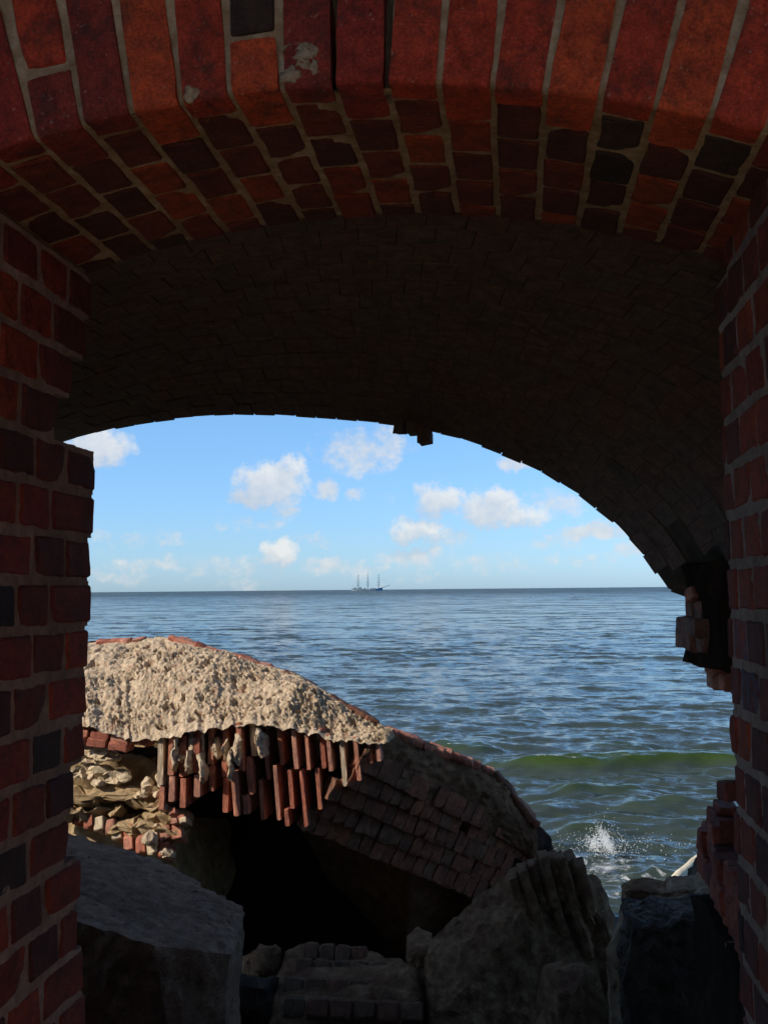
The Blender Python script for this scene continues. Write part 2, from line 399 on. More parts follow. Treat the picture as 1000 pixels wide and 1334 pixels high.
# --- jambs -------------------------------------------------------------
JD = (0.12, 0.11, 0.066)
jset = brick_set('brick', JD, 9, cuts=4, wear=0.0032, bevel=0.004)
REC = {-1: 0.0035, 1: 0.0022}
def jamb(side, z0, ends, even, odd, label):
    X = XL if side < 0 else XR
    core = []
    rows = []
    k = 0
    z = z0 + CRS
    while z > -1.45:
        rows.append((k, z - CRS, z)); z -= CRS; k += 1
    zt = (arch_z(X) + 0.02)
    specs = []
    for (k, a, b_) in rows:
        e = ends.get(k, 1.69 + random.uniform(-0.012, 0.006))
        b2 = min(b_, zt)
        xs = (X - 0.30, X - REC[side]) if side < 0 else (X + REC[side], X + 0.30)
        core.append(rough_box((xs[0], FY + 0.006, a), (xs[1], e - 0.008, b2), (0.05, 0.010, 0.007), 0.0026 if side < 0 else 0.0016, 55, 3.0 + side))
        specs.append((k, a, b2, e))
    core.append(rough_box((X - 0.30 if side < 0 else X + REC[side], FY + 0.006, -1.72), (X - REC[side] if side < 0 else X + 0.30, 1.68, rows[-1][1]), (0.1, 0.05, 0.05), 0.003, 55))
    me = join_meshes('jamb', core)
    j = mesh_obj('jamb', me, MM_MORTAR, fort)
    tag(j, label)
    for (k, a, b2, e) in specs:
        js = even if k % 2 == 0 else odd
        bounds = [FY + 0.004] + [y + random.uniform(-0.004, 0.004) for y in js if y < e - 0.03] + [e]
        for i in range(len(bounds) - 1):
            y0, y1 = bounds[i], bounds[i + 1]
            g0 = 0.005 if i else 0; g1 = 0.005 if i < len(bounds) - 2 else 0
            y0 += g0 + random.uniform(0, 0.002); y1 -= g1 + random.uniform(0, 0.002)
            hz = (b2 - a) - 0.0125 - random.uniform(0, 0.003)
            if y1 - y0 < 0.015 or hz < 0.02: continue
            ox = random.uniform(-0.0015, 0.0015)
            cx = X - 0.06 + ox if side < 0 else X + 0.06 + ox
            pxy = proj((X, (y0 + y1) / 2, (a + b2) / 2))
            mat = MB_JAMB
            if (side, k, i) in BLACKS: mat = MB_BLACK
            if (side, k, i) in PAINT: mat = MB_PAINT
            me_b = random.choice(jset)
            if (side, k) == (-1, 4) and i == len(bounds) - 2: me_b = CHAMF
            fl = random.choice((1, -1))
            ax = jig([EX, EY, EZ], 0.007)
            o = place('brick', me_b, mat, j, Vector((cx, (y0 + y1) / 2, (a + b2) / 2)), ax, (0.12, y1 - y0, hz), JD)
    return j
def chamfered():
    bm = bmesh.new(); me = brick_mesh('brick', JD, 3, cuts=4); bm.from_mesh(me)
    r = bmesh.ops.bisect_plane(bm, geom=bm.verts[:] + bm.edges[:] + bm.faces[:], plane_co=(0, JD[1] * 0.16, JD[2] * 0.5), plane_no=(0, 0.62, 0.70), clear_outer=True)
    bmesh.ops.contextual_create(bm, geom=[e for e in r['geom_cut'] if isinstance(e, bmesh.types.BMEdge)])
    return bm_mesh('brick', bm, True)
CHAMF = chamfered()
def paint_material():
    m = MB_JAMB.copy(); m.name = 'brick_blue_paint'; nt = m.node_tree; b = nt.nodes['Principled BSDF']
    src = b.inputs['Base Color'].links[0].from_socket
    tc = node(nt, 'ShaderNodeTexCoord'); mp = node(nt, 'ShaderNodeMapping'); nt.links.new(tc.outputs['Object'], mp.inputs['Vector'])
    mp.inputs['Scale'].default_value = (1, 2.2, 0.7)
    f = ramp(nt, noise(nt, mp.outputs[0], 26, 4, 0.6), [(0.44, (0, 0, 0)), (0.58, (0.85, 0.85, 0.85))])
    nt.links.new(mixc(nt, f, src, (0.055, 0.085, 0.16)), b.inputs['Base Color'])
    return m
MB_PAINT = paint_material()
BLACKS = {(-1, 10, 2), (-1, 12, 1), (1, 13, 2)}
PAINT = {(1, 8, 3), (1, 9, 3)}
EV = [1.36, 1.475, 1.585]; OD = [1.30, 1.42, 1.53]
endsL = {0: 1.675, 1: 1.655, 2: 1.60, 3: 1.55, 4: 1.705, 5: 1.70, 6: 1.685, 7: 1.69, 8: 1.678, 9: 1.68, 10: 1.672, 11: 1.63, 12: 1.61, 13: 1.662, 14: 1.65}
jamb(-1, 0.484, endsL, EV, OD, 'reveal of red and near-black header bricks left of the doorway')
endsR = {0: 1.62, 1: 1.70}
jamb(1, 0.4225 + CRS, endsR, [1.345, 1.45, 1.56, 1.655], [1.29, 1.40, 1.505, 1.61], 'reveal of red brick with a blue paint smear right of the doorway')

# --- arch ring ----------------------------------------------------------
def arch_frame(th):
    """th: angle from vertical; returns point on soffit, tangent, outward radial"""
    rad = Vector((math.sin(th), 0, math.cos(th)))
    return Vector((ACX, 0, ACZ)) + rad * AR, Vector((math.cos(th), 0, -math.sin(th))), rad
def build_arch():
    tl, tr = math.asin((XL - ACX - 0.02) / AR), math.asin((XR - ACX + 0.02) / AR)
    ths = np.linspace(tl, tr, 300)
    rr = 0.013; rec = 0.0036
    prof = [(BY - 0.006, 0.30), (BY - 0.006, 0.15)] + [(BY - 0.006, z) for z in (0.08, 0.03)] + [(y, rec) for y in np.linspace(BY - 0.006, FY + rr, 52)]
    recf = 0.0058
    prof += [(FY + recf + rr * (1 - math.cos(a)), rec + rr * (1 - math.sin(a))) for a in np.linspace(math.pi / 2, 0, 7)[1:]]
    prof += [(FY + recf, z) for z in np.linspace(rr + 0.012, 0.30, 26)]
    prof = [(p[0], p[1]) for p in prof]
    G = np.zeros((len(ths), len(prof), 3))
    for i, t in enumerate(ths):
        p, tg, rad = arch_frame(t)
        for k, (y, h) in enumerate(prof):
            q = p + rad * h; G[i, k] = (q.x, y, q.z)
    # two joints have lost their mortar
    for xj in (-0.225, -0.152):
        m_ = np.exp(-((G[..., 0] - xj - 0.04 * (G[..., 2] - 0.65)) / 0.0055) ** 4) * (G[..., 1] < FY + 0.02) * (G[..., 2] < 0.80)
        G[..., 1] += 0.05 * m_
    f = G.reshape(-1, 3); f = f + np.stack([fbm(f, 60, 3, off=9 + k * 13.7) for k in range(3)], 1) * 0.0018
    me = grid_mesh('arch', f.reshape(G.shape))
    a = mesh_obj('arch', me, MM_ARCHM, fort)
    tag(a, 'flat segmental arch of red bricks with pale mortar joints')
    # joints: one falls at X = -0.016 on the soffit
    pitch = 0.0683 / AR; t0 = math.asin((-0.016 - ACX) / AR)
    k0 = math.floor((tl - t0) / pitch); k1 = math.ceil((tr - t0) / pitch)
    AD = (0.0592, 0.11, 0.12)
    aset = brick_set('brick', AD, 8, cuts=4, wear=0.0024, bevel=0.003)
    def front_brick(depth, height, seed):
        w = 0.0610; r_ = 0.010
        pr = [(depth, 0.0)] + [(depth * t, 0.0) for t in (0.75, 0.5)] + [(r_ * (1 - math.sin(a_)), r_ * (1 - math.cos(a_))) for a_ in np.linspace(0, math.pi / 2, 6)]
        pr += [(0.0, r_ + (height - r_) * t) for t in (0.15, 0.3, 0.45, 0.6, 0.75, 0.9, 1.0)] + [(depth, height)]
        n = 8; V = []
        for i in range(n + 1):
            x = -w / 2 + w * i / n
            ins = 0.0018 if i in (0, n) else 0.0
            for (y, z) in pr: V.append((x, y + ins * (1 if y < depth * 0.9 else 0), z + (ins if z < 0.01 else 0)))
        m_ = len(pr); Fc = []
        for i in range(n):
            for k in range(m_):
                a0, a1 = i * m_ + k, i * m_ + (k + 1) % m_
                Fc.append((a0, a0 + m_, a1 + m_, a1))
        Fc.append(tuple(range(m_))); Fc.append(tuple(n * m_ + k for k in reversed(range(m_))))
        V = np.array(V); V = V + np.stack([fbm(V, 22, 4, off=seed * 5.1 + q * 19) for q in range(3)], 1) * 0.0030
        me_ = pydata('brick', V, Fc)
        try: me_.set_sharp_from_angle(angle=R(50))
        except Exception: pass
        return me_
    cache = {}
    for k in range(k0, k1):
        ta, tb = t0 + k * pitch, t0 + (k + 1) * pitch
        tm = (ta + tb) / 2
        if tm < tl - 0.01 or tm > tr + 0.01: continue
        p, tg, rad = arch_frame(tm)
        ph = 0 if (k % 2 == 0) else 1
        first = 1.274 if ph == 0 else 1.328
        pp = proj((p.x, FY, p.z))[0]
        hgt = 0.082 if (58 < pp < 126) else (0.070 if 284 < pp < 352 else 0.20)
        key = (ph, round(hgt, 3), k % 3)
        if key not in cache: cache[key] = front_brick(first - 0.005 - FY, hgt, hash(key) % 97)
        proud = random.uniform(-0.0015, 0.001)
        ax = jig([tg, EY, rad], 0.008)
        c = p + Vector((0, FY + random.uniform(-0.0025, 0.0015), 0)) + rad * proud
        place('brick', cache[key], MB_FRONT, a, c, ax)
        if hgt < 0.1:
            place('brick', aset[k % 8], MB_BLACK if hgt < 0.075 else MB_FRONT, a, p + rad * (hgt + 0.012 + 0.06) + EY * (FY + 0.055), jig([tg, EY, rad], 0.01), AD, AD)
        y = first; i = 0
        while y < BY - 0.03:
            y1 = y + 0.1035
            if y1 > BY - 0.03: y1 = BY
            ex = random.uniform(-0.0015, 0.0015)
            c = p + Vector((0, (y + y1) / 2, 0)) + rad * (0.06 + ex)
            sz = (AD[0] + random.uniform(-0.003, 0.002), (y1 - y) - 0.010 - random.uniform(0, 0.003), 0.12)
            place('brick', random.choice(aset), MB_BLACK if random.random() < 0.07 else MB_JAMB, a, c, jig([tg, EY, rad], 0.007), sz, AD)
            y = y1; i += 1
    # dabs of old mortar stuck to the arch face
    for (px, py, w, h) in [(250, 122, 0.022, 0.014), (398, 74, 0.034, 0.034), (378, 98, 0.026, 0.022), (372, 62, 0.012, 0.012), (408, 88, 0.012, 0.020)]:
        pt = at(px, py, FY + 0.002)
        bm = bmesh.new(); bmesh.ops.create_icosphere(bm, subdivisions=3, radius=1.0)
        bmesh.ops.scale(bm, vec=(w / 2, 0.007, h / 2), verts=bm.verts); me = bm_mesh('mortar_lump', bm, True)
        co = get_co(me); co += np.stack([fbm(co + pt.x, 90, 3, off=q * 9) for q in range(3)], 1) * 0.010; set_co(me, co)
        mesh_obj('mortar_lump', me, MM_LUMP, a, Matrix.Translation(pt))
build_arch()

# --- solid masonry round the doorway, the casemate behind it and the unseen added walls
def wall_core():
    parts = []
    def solid(lo, hi, res=0.25, amp=0.006): parts.append(rough_box(lo, hi, (res, res, res), amp, 6, 2.0))
    y0, y1 = FY + 0.012, BY - 0.012
    solid((-6.5, y0, -1.72), (XL - 0.14, y1, TOP)); solid((XR + 0.14, y0, -1.72), (3.2, y1, TOP))
    # above the arch: columns between ring and wall head
    xs = np.linspace(XL - 0.14, XR + 0.14, 31)
    V = []; Fc = []
    for x in xs:
        zb = (arch_z(min(max(x, XL - .02), XR + .02)) + 0.18)
        for y in (y0 + 0.001, y1 - 0.001):
            for z in (zb, TOP - 0.002): V.append((x, y, z))
    for i in range(len(xs) - 1):
        a, b_ = i * 4, i * 4 + 4
        Fc += [(a, b_, b_ + 1, a + 1), (a + 2, a + 3, b_ + 3, b_ + 2), (a, a + 2, b_ + 2, b_), (a + 1, b_ + 1, b_ + 3, a + 3)]
    parts.append((V, Fc))
    # heads of the jambs beside the ring
    solid((XL - 0.30, y0 + 0.004, 0.50), (XL - 0.02, y1 - 0.004, 0.80), 0.1); solid((XR + 0.02, y0 + 0.004, 0.48), (XR + 0.30, y1 - 0.004, 0.80), 0.1)
    mesh_obj('masonry', join_meshes('masonry', parts, False), MM_MORTAR, fort)
wall_core()
def yard_brick():
    m, nt, b = newmat('yard_brickwork'); tc = node(nt, 'ShaderNodeTexCoord')
    mp = node(nt, 'ShaderNodeMapping'); nt.links.new(tc.outputs['Object'], mp.inputs['Vector']); mp.inputs['Rotation'].default_value = (0, 0, 0)
    sp = node(nt, 'ShaderNodeSeparateXYZ'); nt.links.new(tc.outputs['Object'], sp.inputs[0])
    cb = node(nt, 'ShaderNodeCombineXYZ'); nt.links.new(mathn(nt, 'ADD', sp.outputs[0], sp.outputs[1]), cb.inputs[0]); nt.links.new(sp.outputs[2], cb.inputs[1])
    br = node(nt, 'ShaderNodeTexBrick'); nt.links.new(cb.outputs[0], br.inputs['Vector'])
    for k_, v_ in (('Color1', (0.20, 0.045, 0.025, 1)), ('Color2', (0.10, 0.03, 0.022, 1)), ('Mortar', (0.27, 0.22, 0.18, 1))): br.inputs[k_].default_value = v_
    br.inputs['Scale'].default_value = 1.0; br.inputs['Mortar Size'].default_value = 0.006; br.inputs['Brick Width'].default_value = 0.11; br.inputs['Row Height'].default_value = CRS
    nt.links.new(br.outputs['Color'], b.inputs['Base Color']); b.inputs['Roughness'].default_value = 0.9
    bump(nt, b, br.outputs['Fac'], 0.6, -0.006); return m
MB_YARD = yard_brick()
# unseen side walls and ceiling by the camera, added to block the sun
for nm, lo, hi in (('unseen_side_wall', (-2.9, -1.1, -1.72), (-2.4, FY - 0.004, TOP)), ('unseen_side_wall', (2.0, -4.0, -1.72), (2.5, FY - 0.004, TOP)), ('shade_roof', (-3.0, -0.8, 1.62), (2.6, FY - 0.006, TOP + 0.4))):
    mesh_obj(nm, join_meshes(nm, [rough_box(lo, hi, (.2, .2, .2), 0.006, 5)], False), MB_YARD, fort)
# brickwork on the inner face, joined: none of it is in the picture
MM_REDS = rough_material('inner_face_brick', (0.10, 0.028, 0.02), (0.20, 0.042, 0.024), (0.30, 0.06, 0.03), 9, 0.8, 0.006)
def inner_face():
    parts = []; src = [me_parts(brick_mesh('b', (0.10, 0.06, 0.066), s, cuts=0)) for s in (1, 3, 5)]
    z = -1.65; r_ = 0
    while z < 1.55:
        x = -2.38 + (r_ % 2) * 0.055
        while x < 1.98:
            inside = XL - 0.05 < x < XR + 0.05 and z < arch_z(min(max(x, XL), XR)) + 0.245
            if not inside:
                v, f = src[int((x * 91 + z * 57) * 10) % 3]
                parts.append(([(a + x, b_ + FY + 0.032, c + z) for a, b_, c in v], f))
            x += 0.11
        z += CRS; r_ += 1
    o = mesh_obj('brickwork', join_meshes('brickwork', parts, False), MM_REDS, fort); o['kind'] = 'stuff'
inner_face()

# --- vault beyond the doorway -------------------------------------------
VY0, VY1 = 1.705, 3.10
def polyline(pts, n):
    P_ = np.array([tuple(p) for p in pts], float); d = np.r_[0, np.cumsum(np.linalg.norm(np.diff(P_, axis=0), axis=1))]
    t = np.linspace(0, d[-1], n); return np.stack([np.interp(t, d, P_[:, k]) for k in range(3)], 1)
FAR = [at(px, py, VY1) for px, py in [(-60, 640), (20, 600), (60, 583), (100, 571), (150, 558), (200, 549), (250, 543), (300, 540), (350, 541), (400, 543), (450, 547), (500, 552), (550, 560), (600, 572), (650, 590), (700, 612), (750, 643), (800, 682), (840, 727), (868, 768), (888, 776), (910, 784), (930, 796)]]
NEAR = []
for x in np.linspace(-1.62, 0.70, 30): NEAR.append(Vector((x, VY0, arch_z(x) + 0.022)))
NEAR += [Vector((0.735, VY0, 0.28)), Vector((0.75, VY0, 0.15)), Vector((0.755, VY0, 0.0))]
NU = 40
near = polyline(NEAR, NU * 4 + 1); far = polyline(FAR, NU * 4 + 1)
def vault_pt(u, v):
    k = u * (len(near) - 1); i = min(int(k), len(near) - 2); f = k - i
    a = near[i] * (1 - f) + near[i + 1] * f; b_ = far[i] * (1 - f) + far[i + 1] * f
    p = a * (1 - v) + b_ * v; p = p.copy(); p[2] += 0.055 * math.sin(math.pi * v)
    return Vector(p)
MM_VMORT = rough_material('vault_shade_mortar', (0.05, 0.040, 0.030), (0.075, 0.060, 0.046), (0.11, 0.09, 0.07), 20, 0.8, 0.01, spec=0.0)  # joint colour darkened to stand for the deep shade of the vault
def build_vault():
    n, m = 90, 30
    low = np.zeros((n, m, 3)); 
    for i in range(n):
        for k in range(m):
            u = i / (n - 1); v = k / (m - 1) * 0.997; p = vault_pt(u, v)
            e = 1e-2; t = vault_pt(min(u + e, 1), v) - vault_pt(max(u - e, 0), v); w = vault_pt(u, min(v + e, 1)) - vault_pt(u, max(v - e, 0))
            nn = t.cross(w).normalized(); nn = nn if nn.z > 0 else -nn
            low[i, k] = p + nn * 0.003
    f = low.reshape(-1, 3); f = f + np.stack([fbm(f, 25, 3, off=k * 11) for k in range(3)], 1) * 0.0025; low = f.reshape(low.shape)
    parts = []
    def addgrid(G, flip=False):
        a, b_ = G.shape[:2]; idx = np.arange(a * b_).reshape(a, b_)
        q = np.stack([idx[:-1, :-1], idx[1:, :-1], idx[1:, 1:], idx[:-1, 1:]], -1).reshape(-1, 4)
        parts.append(([tuple(x) for x in G.reshape(-1, 3)], [tuple(x) for x in (q[:, ::-1] if flip else q).tolist()]))
    addgrid(low)
    hi = low[:, [0, -1]].copy(); hi[..., 2] = TOP; addgrid(hi, True)
    for k in (0, -1): addgrid(np.stack([low[:, k], hi[:, k]], 1), k == -1)
    for i in (0, -1): addgrid(np.stack([low[i, [0, -1]], hi[i]], 0), i == 0)
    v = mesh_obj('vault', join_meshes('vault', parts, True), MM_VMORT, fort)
    tag(v, 'brick vault beyond the arch, shade put into its colour, with a ragged seaward edge')
    VD = (0.075, 0.092, 0.10); vs = [brick_mesh('brick', VD, s_, cuts=1, wear=0.005, bevel=0.003) for s_ in (1, 3, 5)]
    NV = 14; items = []
    def cell(u0, u1, v0, v1, lift, th=0.09):
        gu, gv = 0.012 / NU, 0.014 / NV
        cs = [(u0 + gu, v0 + gv), (u1 - gu, v0 + gv), (u1 - gu, v1 - gv), (u0 + gu, v1 - gv)]
        cs = [(min(max(a_, 0), 1), b_) for a_, b_ in cs]
        P4 = [vault_pt(a_, b_) for a_, b_ in cs]; cc = sum(P4, Vector()) / 4
        nn = (P4[1] - P4[0]).cross(P4[3] - P4[0]).normalized(); nn = nn if nn.z > 0 else -nn
        ch = [1 - random.uniform(0.0, 0.025) for _ in P4]
        lowv = [cc + (q - cc) * k_ + nn * (lift + random.uniform(-0.001, 0.001)) for q, k_ in zip(P4, ch)]
        return [tuple(q) for q in lowv] + [tuple(q + nn * th) for q in P4], [(0, 1, 2, 3), (7, 6, 5, 4), (0, 4, 5, 1), (1, 5, 6, 2), (2, 6, 7, 3), (3, 7, 4, 0)], cc
    for j in range(NV):
        sh_ = (0, 0.3, -0.2, 0.1, -0.35, 0.25, -0.1)[j % 7]
        for i in range(-1, NU + 1):
            u0, u1 = (i + sh_) / NU, (i + 1 + sh_) / NU
            if u1 <= 0.004 or u0 >= 0.996: continue
            u0, u1 = max(u0, 0), min(u1, 1)
            if (i, j) in {(NU - 3, 11), (NU - 3, 12), (NU - 2, 12), (NU - 4, 11), (NU - 2, 11), (NU - 3, 13), (NU - 1, 12)}: continue       # bricks gone near the broken springing
            v0, v1 = j / NV, (j + 1) / NV
            if j == NV - 1: v1 += (0.006 if (i // 3) % 3 == 0 else -0.004 if (i // 2) % 4 == 1 else 0) + random.uniform(-.004, .004)
            V4, F4, cc = cell(u0, u1, v0, v1, random.uniform(-0.0022, 0.0016)); q = proj(cc)
            items.append((not (75 < q[0] < 955 and 260 < q[1] < 800), cc.y, V4, F4))
    vis = sorted([it for it in items if not it[0]], key=lambda it: it[1]); rest = [it for it in items if it[0]] + vis[295:]
    for it in vis[:295]:
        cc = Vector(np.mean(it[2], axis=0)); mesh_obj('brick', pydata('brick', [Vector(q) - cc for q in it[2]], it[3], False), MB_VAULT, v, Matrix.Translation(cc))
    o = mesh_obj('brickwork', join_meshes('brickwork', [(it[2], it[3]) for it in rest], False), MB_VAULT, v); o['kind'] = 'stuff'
    # bricks hanging from the edge
    for (px, py, s) in [(522, 556, 1.0), (538, 556, 1.0), (553, 566, 1.25)]:
        place('brick', vs[2], MB_VAULT, v, at(px, py, VY1 - 0.02), jig([EX, EY, EZ], 0.15), (0.032 * s, 0.07, 0.045 * s), VD)
    return v
vault = build_vault()
# masonry either side of the casemate
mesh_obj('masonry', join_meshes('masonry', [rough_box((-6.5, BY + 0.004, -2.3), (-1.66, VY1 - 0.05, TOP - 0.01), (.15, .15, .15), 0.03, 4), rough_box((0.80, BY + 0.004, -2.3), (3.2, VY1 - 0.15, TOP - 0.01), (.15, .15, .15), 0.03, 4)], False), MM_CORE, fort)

# --- broken end of the right-hand casemate wall ---------------------------
MM_HOLLOW = rough_material('hollow_shade_core', (0.018, 0.011, 0.008), (0.032, 0.020, 0.014), (0.055, 0.036, 0.025), 12, 0.8, 0.02, spec=0.0)  # near-black colour stands for the shade in the broken hollow
def broken_end():
    core = [rough_box((0.47, 2.35, -0.20), (1.0, 2.9, 0.06), (.04, .04, .04), 0.03, 8), rough_box((0.56, 2.25, -0.05), (1.0, 2.92, 0.12), (.04, .04, .04), 0.03, 8, 5.0)]
    c = mesh_obj('wall_stub', join_meshes('wall_stub', core), MM_HOLLOW, fort)
    tag(c, 'toothed broken brick end of the casemate wall against the sea')
    BD = (0.11, 0.085, 0.06)
    bs = brick_set('brick', BD, 5, cuts=1, wear=0.006, bevel=0.006)
    rows = [(892, 795, 906, 3), (882, 814, 902, 4), (882, 832, 902, 4), (914, 851, 940, 4), (919, 884, 955, 4)]
    for r_, (px0, py, px1, n) in enumerate(rows):
        for i in range(n):
            Y = 2.86 - i * 0.085
            p0 = at(px0, py, 2.86); x = p0.x + random.uniform(-0.006, 0.012) + (i * 0.014 if r_ in (3, 4) else 0.0)
            place('brick', bs[(i + r_) % 5], MB_LINING if r_ < 3 else MB_FALLEN, c, Vector((x + 0.055, Y, p0.z)), jig([EX, EY, EZ], 0.03), (0.11, 0.078, 0.048 if r_ < 4 else 0.055), BD)
    for (px, py, s) in [(930, 872, 0.035), (905, 775, 0.04)]:
        place('brick', bs[2], MB_FALLEN, c, at(px, py, 2.75), jig([EX, EY, EZ], 0.6), (s, s, s * 0.8), BD)
    # low remnant by the foot of the right jamb: courses running back towards the doorway
    A = at(908, 1075, 2.75); B = Vector((0.40, 1.78, A.z + 0.03))
    d = (B - A); n = 14
    low = mesh_obj('wall_stub', join_meshes('wall_stub', [rough_box((0.44, 1.72, -2.2), (1.2, 2.74, A.z - 0.16), (.06, .06, .06), 0.03, 8), rough_box((0.52, 1.72, A.z - 0.17), (1.2, 2.70, A.z + 0.0), (.06, .06, .06), 0.02, 8)]), MM_CORE, fort)
    tag(low, 'low stepped remnant of red brick courses below the right jamb')
    side = Vector((d.y, -d.x, 0)).normalized() * -1
    if side.x > 0: side = -side
    for r_ in range(5):
        for i in range(n):
            t = (i + 0.5 * (r_ % 2) + 0.3) / n
            p = A + d * t - EZ * (0.062 * r_ + 0.02) - side * (0.05 - 0.012 * (r_ % 2)) + side * random.uniform(-0.012, 0.01) + EX * 0.012 * r_ 
            if r_ > 1 and t < 0.08 * r_ - 0.1: continue
            place('brick', bs[(i + r_) % 5], MB_MID, low, p, jig([EX, EY, EZ], 0.05), (0.10, abs(d.y) / n - 0.006, 0.055), BD)
    for (px, py) in [(945, 1062), (938, 1070)]:
        for k in range(2):
            place('brick', bs[k], MB_MID, low, at(px, py + k * 18, 2.6 - k * 0.06), jig([EX, EY, EZ], 0.05), (0.05, 0.09, 0.055), BD)
    place('brick', bs[1], MB_MID, low, at(952, 1030, 1.76), jig([EX, EY, EZ], 0.1), (0.035, 0.06, 0.03), BD)
MB_MID = brick_material('brick_stub', [(0.0, (0.26, 0.055, 0.032)), (0.3, (0.20, 0.045, 0.03)), (0.6, (0.30, 0.07, 0.038)), (0.85, (0.14, 0.04, 0.03))], 0.9, spot=(0.3, 0.24, 0.18), spot_amt=0.4)
broken_end()

# ================================================================== GROUND AND SEA
SEA = -2.8
def build_ground():
    xs = np.r_[np.linspace(-60, -8, 14)[:-1], np.linspace(-8, 8, 110), np.linspace(8, 60, 14)[1:]]
    ys = np.r_[np.linspace(1.6, 12, 90), np.linspace(12, 90, 30)[1:]]
    X, Y = np.meshgrid(xs, ys, indexing='ij')
    Z = np.interp(Y, [1.6, 2.2, 4, 6.5, 8, 10, 14, 90], [-1.9, -2.15, -2.35, -2.55, -2.78, -3.3, -4.0, -8])
    f = np.stack([X, Y, Z], -1).reshape(-1, 3); f[:, 2] += fbm(f, 1.7, 5, 0.55) * 0.22 * np.interp(f[:, 1], [1.6, 2.2, 40], [0, 1, 1])
    m = rough_material('wet_shingle', (0.018, 0.016, 0.014), (0.04, 0.034, 0.028), (0.075, 0.062, 0.05), 6, 0.9, 0.05, 0.7)
    o = mesh_obj('ground', grid_mesh('ground', f.reshape(X.shape + (3,)), flip=True), m); tag(o, 'dark wet stony shore under the rubble', kind='structure')
    fl = mesh_obj('floor', join_meshes('floor', [rough_box((-30, -30, -2.4), (30, 1.6, -1.7), (3, 3, 3), 0)], False), rough_material('floor_bounce', (0.38, 0.31, 0.21), (0.48, 0.40, 0.28), (0.56, 0.48, 0.36), 5, 0.6, 0.03))  # floor is out of view, coloured pale to throw sunlight up at the arch
    tag(fl, 'unseen casemate floor, pale to bounce sunlight onto the arch', kind='structure')
build_ground()

def sea_material():
    m, nt, b = newmat('sea_water')
    tc = node(nt, 'ShaderNodeTexCoord'); v = tc.outputs['Object']
    at_ = node(nt, 'ShaderNodeAttribute'); at_.attribute_name = 'foam'
    fo = noise(nt, v, 5.5, 7, 0.72, 0.8)
    fm = mathn(nt, 'SUBTRACT', mathn(nt, 'ADD', at_.outputs['Fac'], fo), 1.0)
    fm = mathn(nt, 'MULTIPLY', fm, 5.0, True)
    th_ = node(nt, 'ShaderNodeAttribute'); th_.attribute_name = 'crest_glow'
    c = mixc(nt, fm, mixc(nt, mathn(nt, 'MULTIPLY', th_.outputs['Fac'], 1.0, True), (0.040, 0.056, 0.046), (0.034, 0.060, 0.012)), (0.78, 0.80, 0.80))
    nt.links.new(c, b.inputs['Base Color'])
    b.inputs['IOR'].default_value = 1.333; b.inputs['Specular IOR Level'].default_value = 0.5
    sp = node(nt, 'ShaderNodeSeparateXYZ'); nt.links.new(v, sp.inputs[0])
    far_ = node(nt, 'ShaderNodeMapRange'); nt.links.new(sp.outputs[1], far_.inputs[0]); far_.inputs[1].default_value = 30; far_.inputs[2].default_value = 700; far_.inputs[3].default_value = 0.10; far_.inputs[4].default_value = 0.34
    rg = mathn(nt, 'ADD', mathn(nt, 'MULTIPLY', fm, 0.5), far_.outputs[0])
    nt.links.new(rg, b.inputs['Roughness'])
    mp = node(nt, 'ShaderNodeMapping'); nt.links.new(v, mp.inputs['Vector']); mp.inputs['Scale'].default_value = (0.40, 1.0, 1.0)
    geo = node(nt, 'ShaderNodeNewGeometry'); acc = geo.outputs['Normal']
    def vm(op, a_, b_=None, sc=None):
        n = node(nt, 'ShaderNodeVectorMath', operation=op)
        for q, w in ((0, a_), (1, b_), (3, sc)):
            if w is None: continue
            if isinstance(w, bpy.types.NodeSocket): nt.links.new(w, n.inputs[q])
            else: n.inputs[q].default_value = w
        return n.outputs[0]
    # ripples as small tilts of the water surface, coarser ones further out; (scale, strength at y0, strength at y1, y0, y1)
    for sc, k0, k1, y0, y1 in ((14.0, 0.75, 0.15, 8, 60), (4.2, 0.90, 0.90, 8, 80), (1.0, 0.30, 1.5, 10, 70), (0.30, 0.0, 1.8, 25, 160), (0.07, 0.0, 1.5, 120, 700)):
        t = node(nt, 'ShaderNodeTexNoise'); t.inputs['Scale'].default_value = sc; t.inputs['Detail'].default_value = 2.0; t.inputs['Roughness'].default_value = 0.6; nt.links.new(mp.outputs[0], t.inputs['Vector'])
        mr = node(nt, 'ShaderNodeMapRange'); nt.links.new(sp.outputs[1], mr.inputs[0])
        for q, w in zip((1, 2, 3, 4), (y0, y1, k0, k1)): mr.inputs[q].default_value = w
        d_ = vm('MULTIPLY', vm('SUBTRACT', t.outputs['Color'], (0.5, 0.5, 0.5)), (0.55, 1.0, 0.0))
        acc = vm('ADD', acc, vm('SCALE', d_, None, mr.outputs[0]))
    nt.links.new(vm('NORMALIZE', acc), b.inputs['Normal'])
    return m
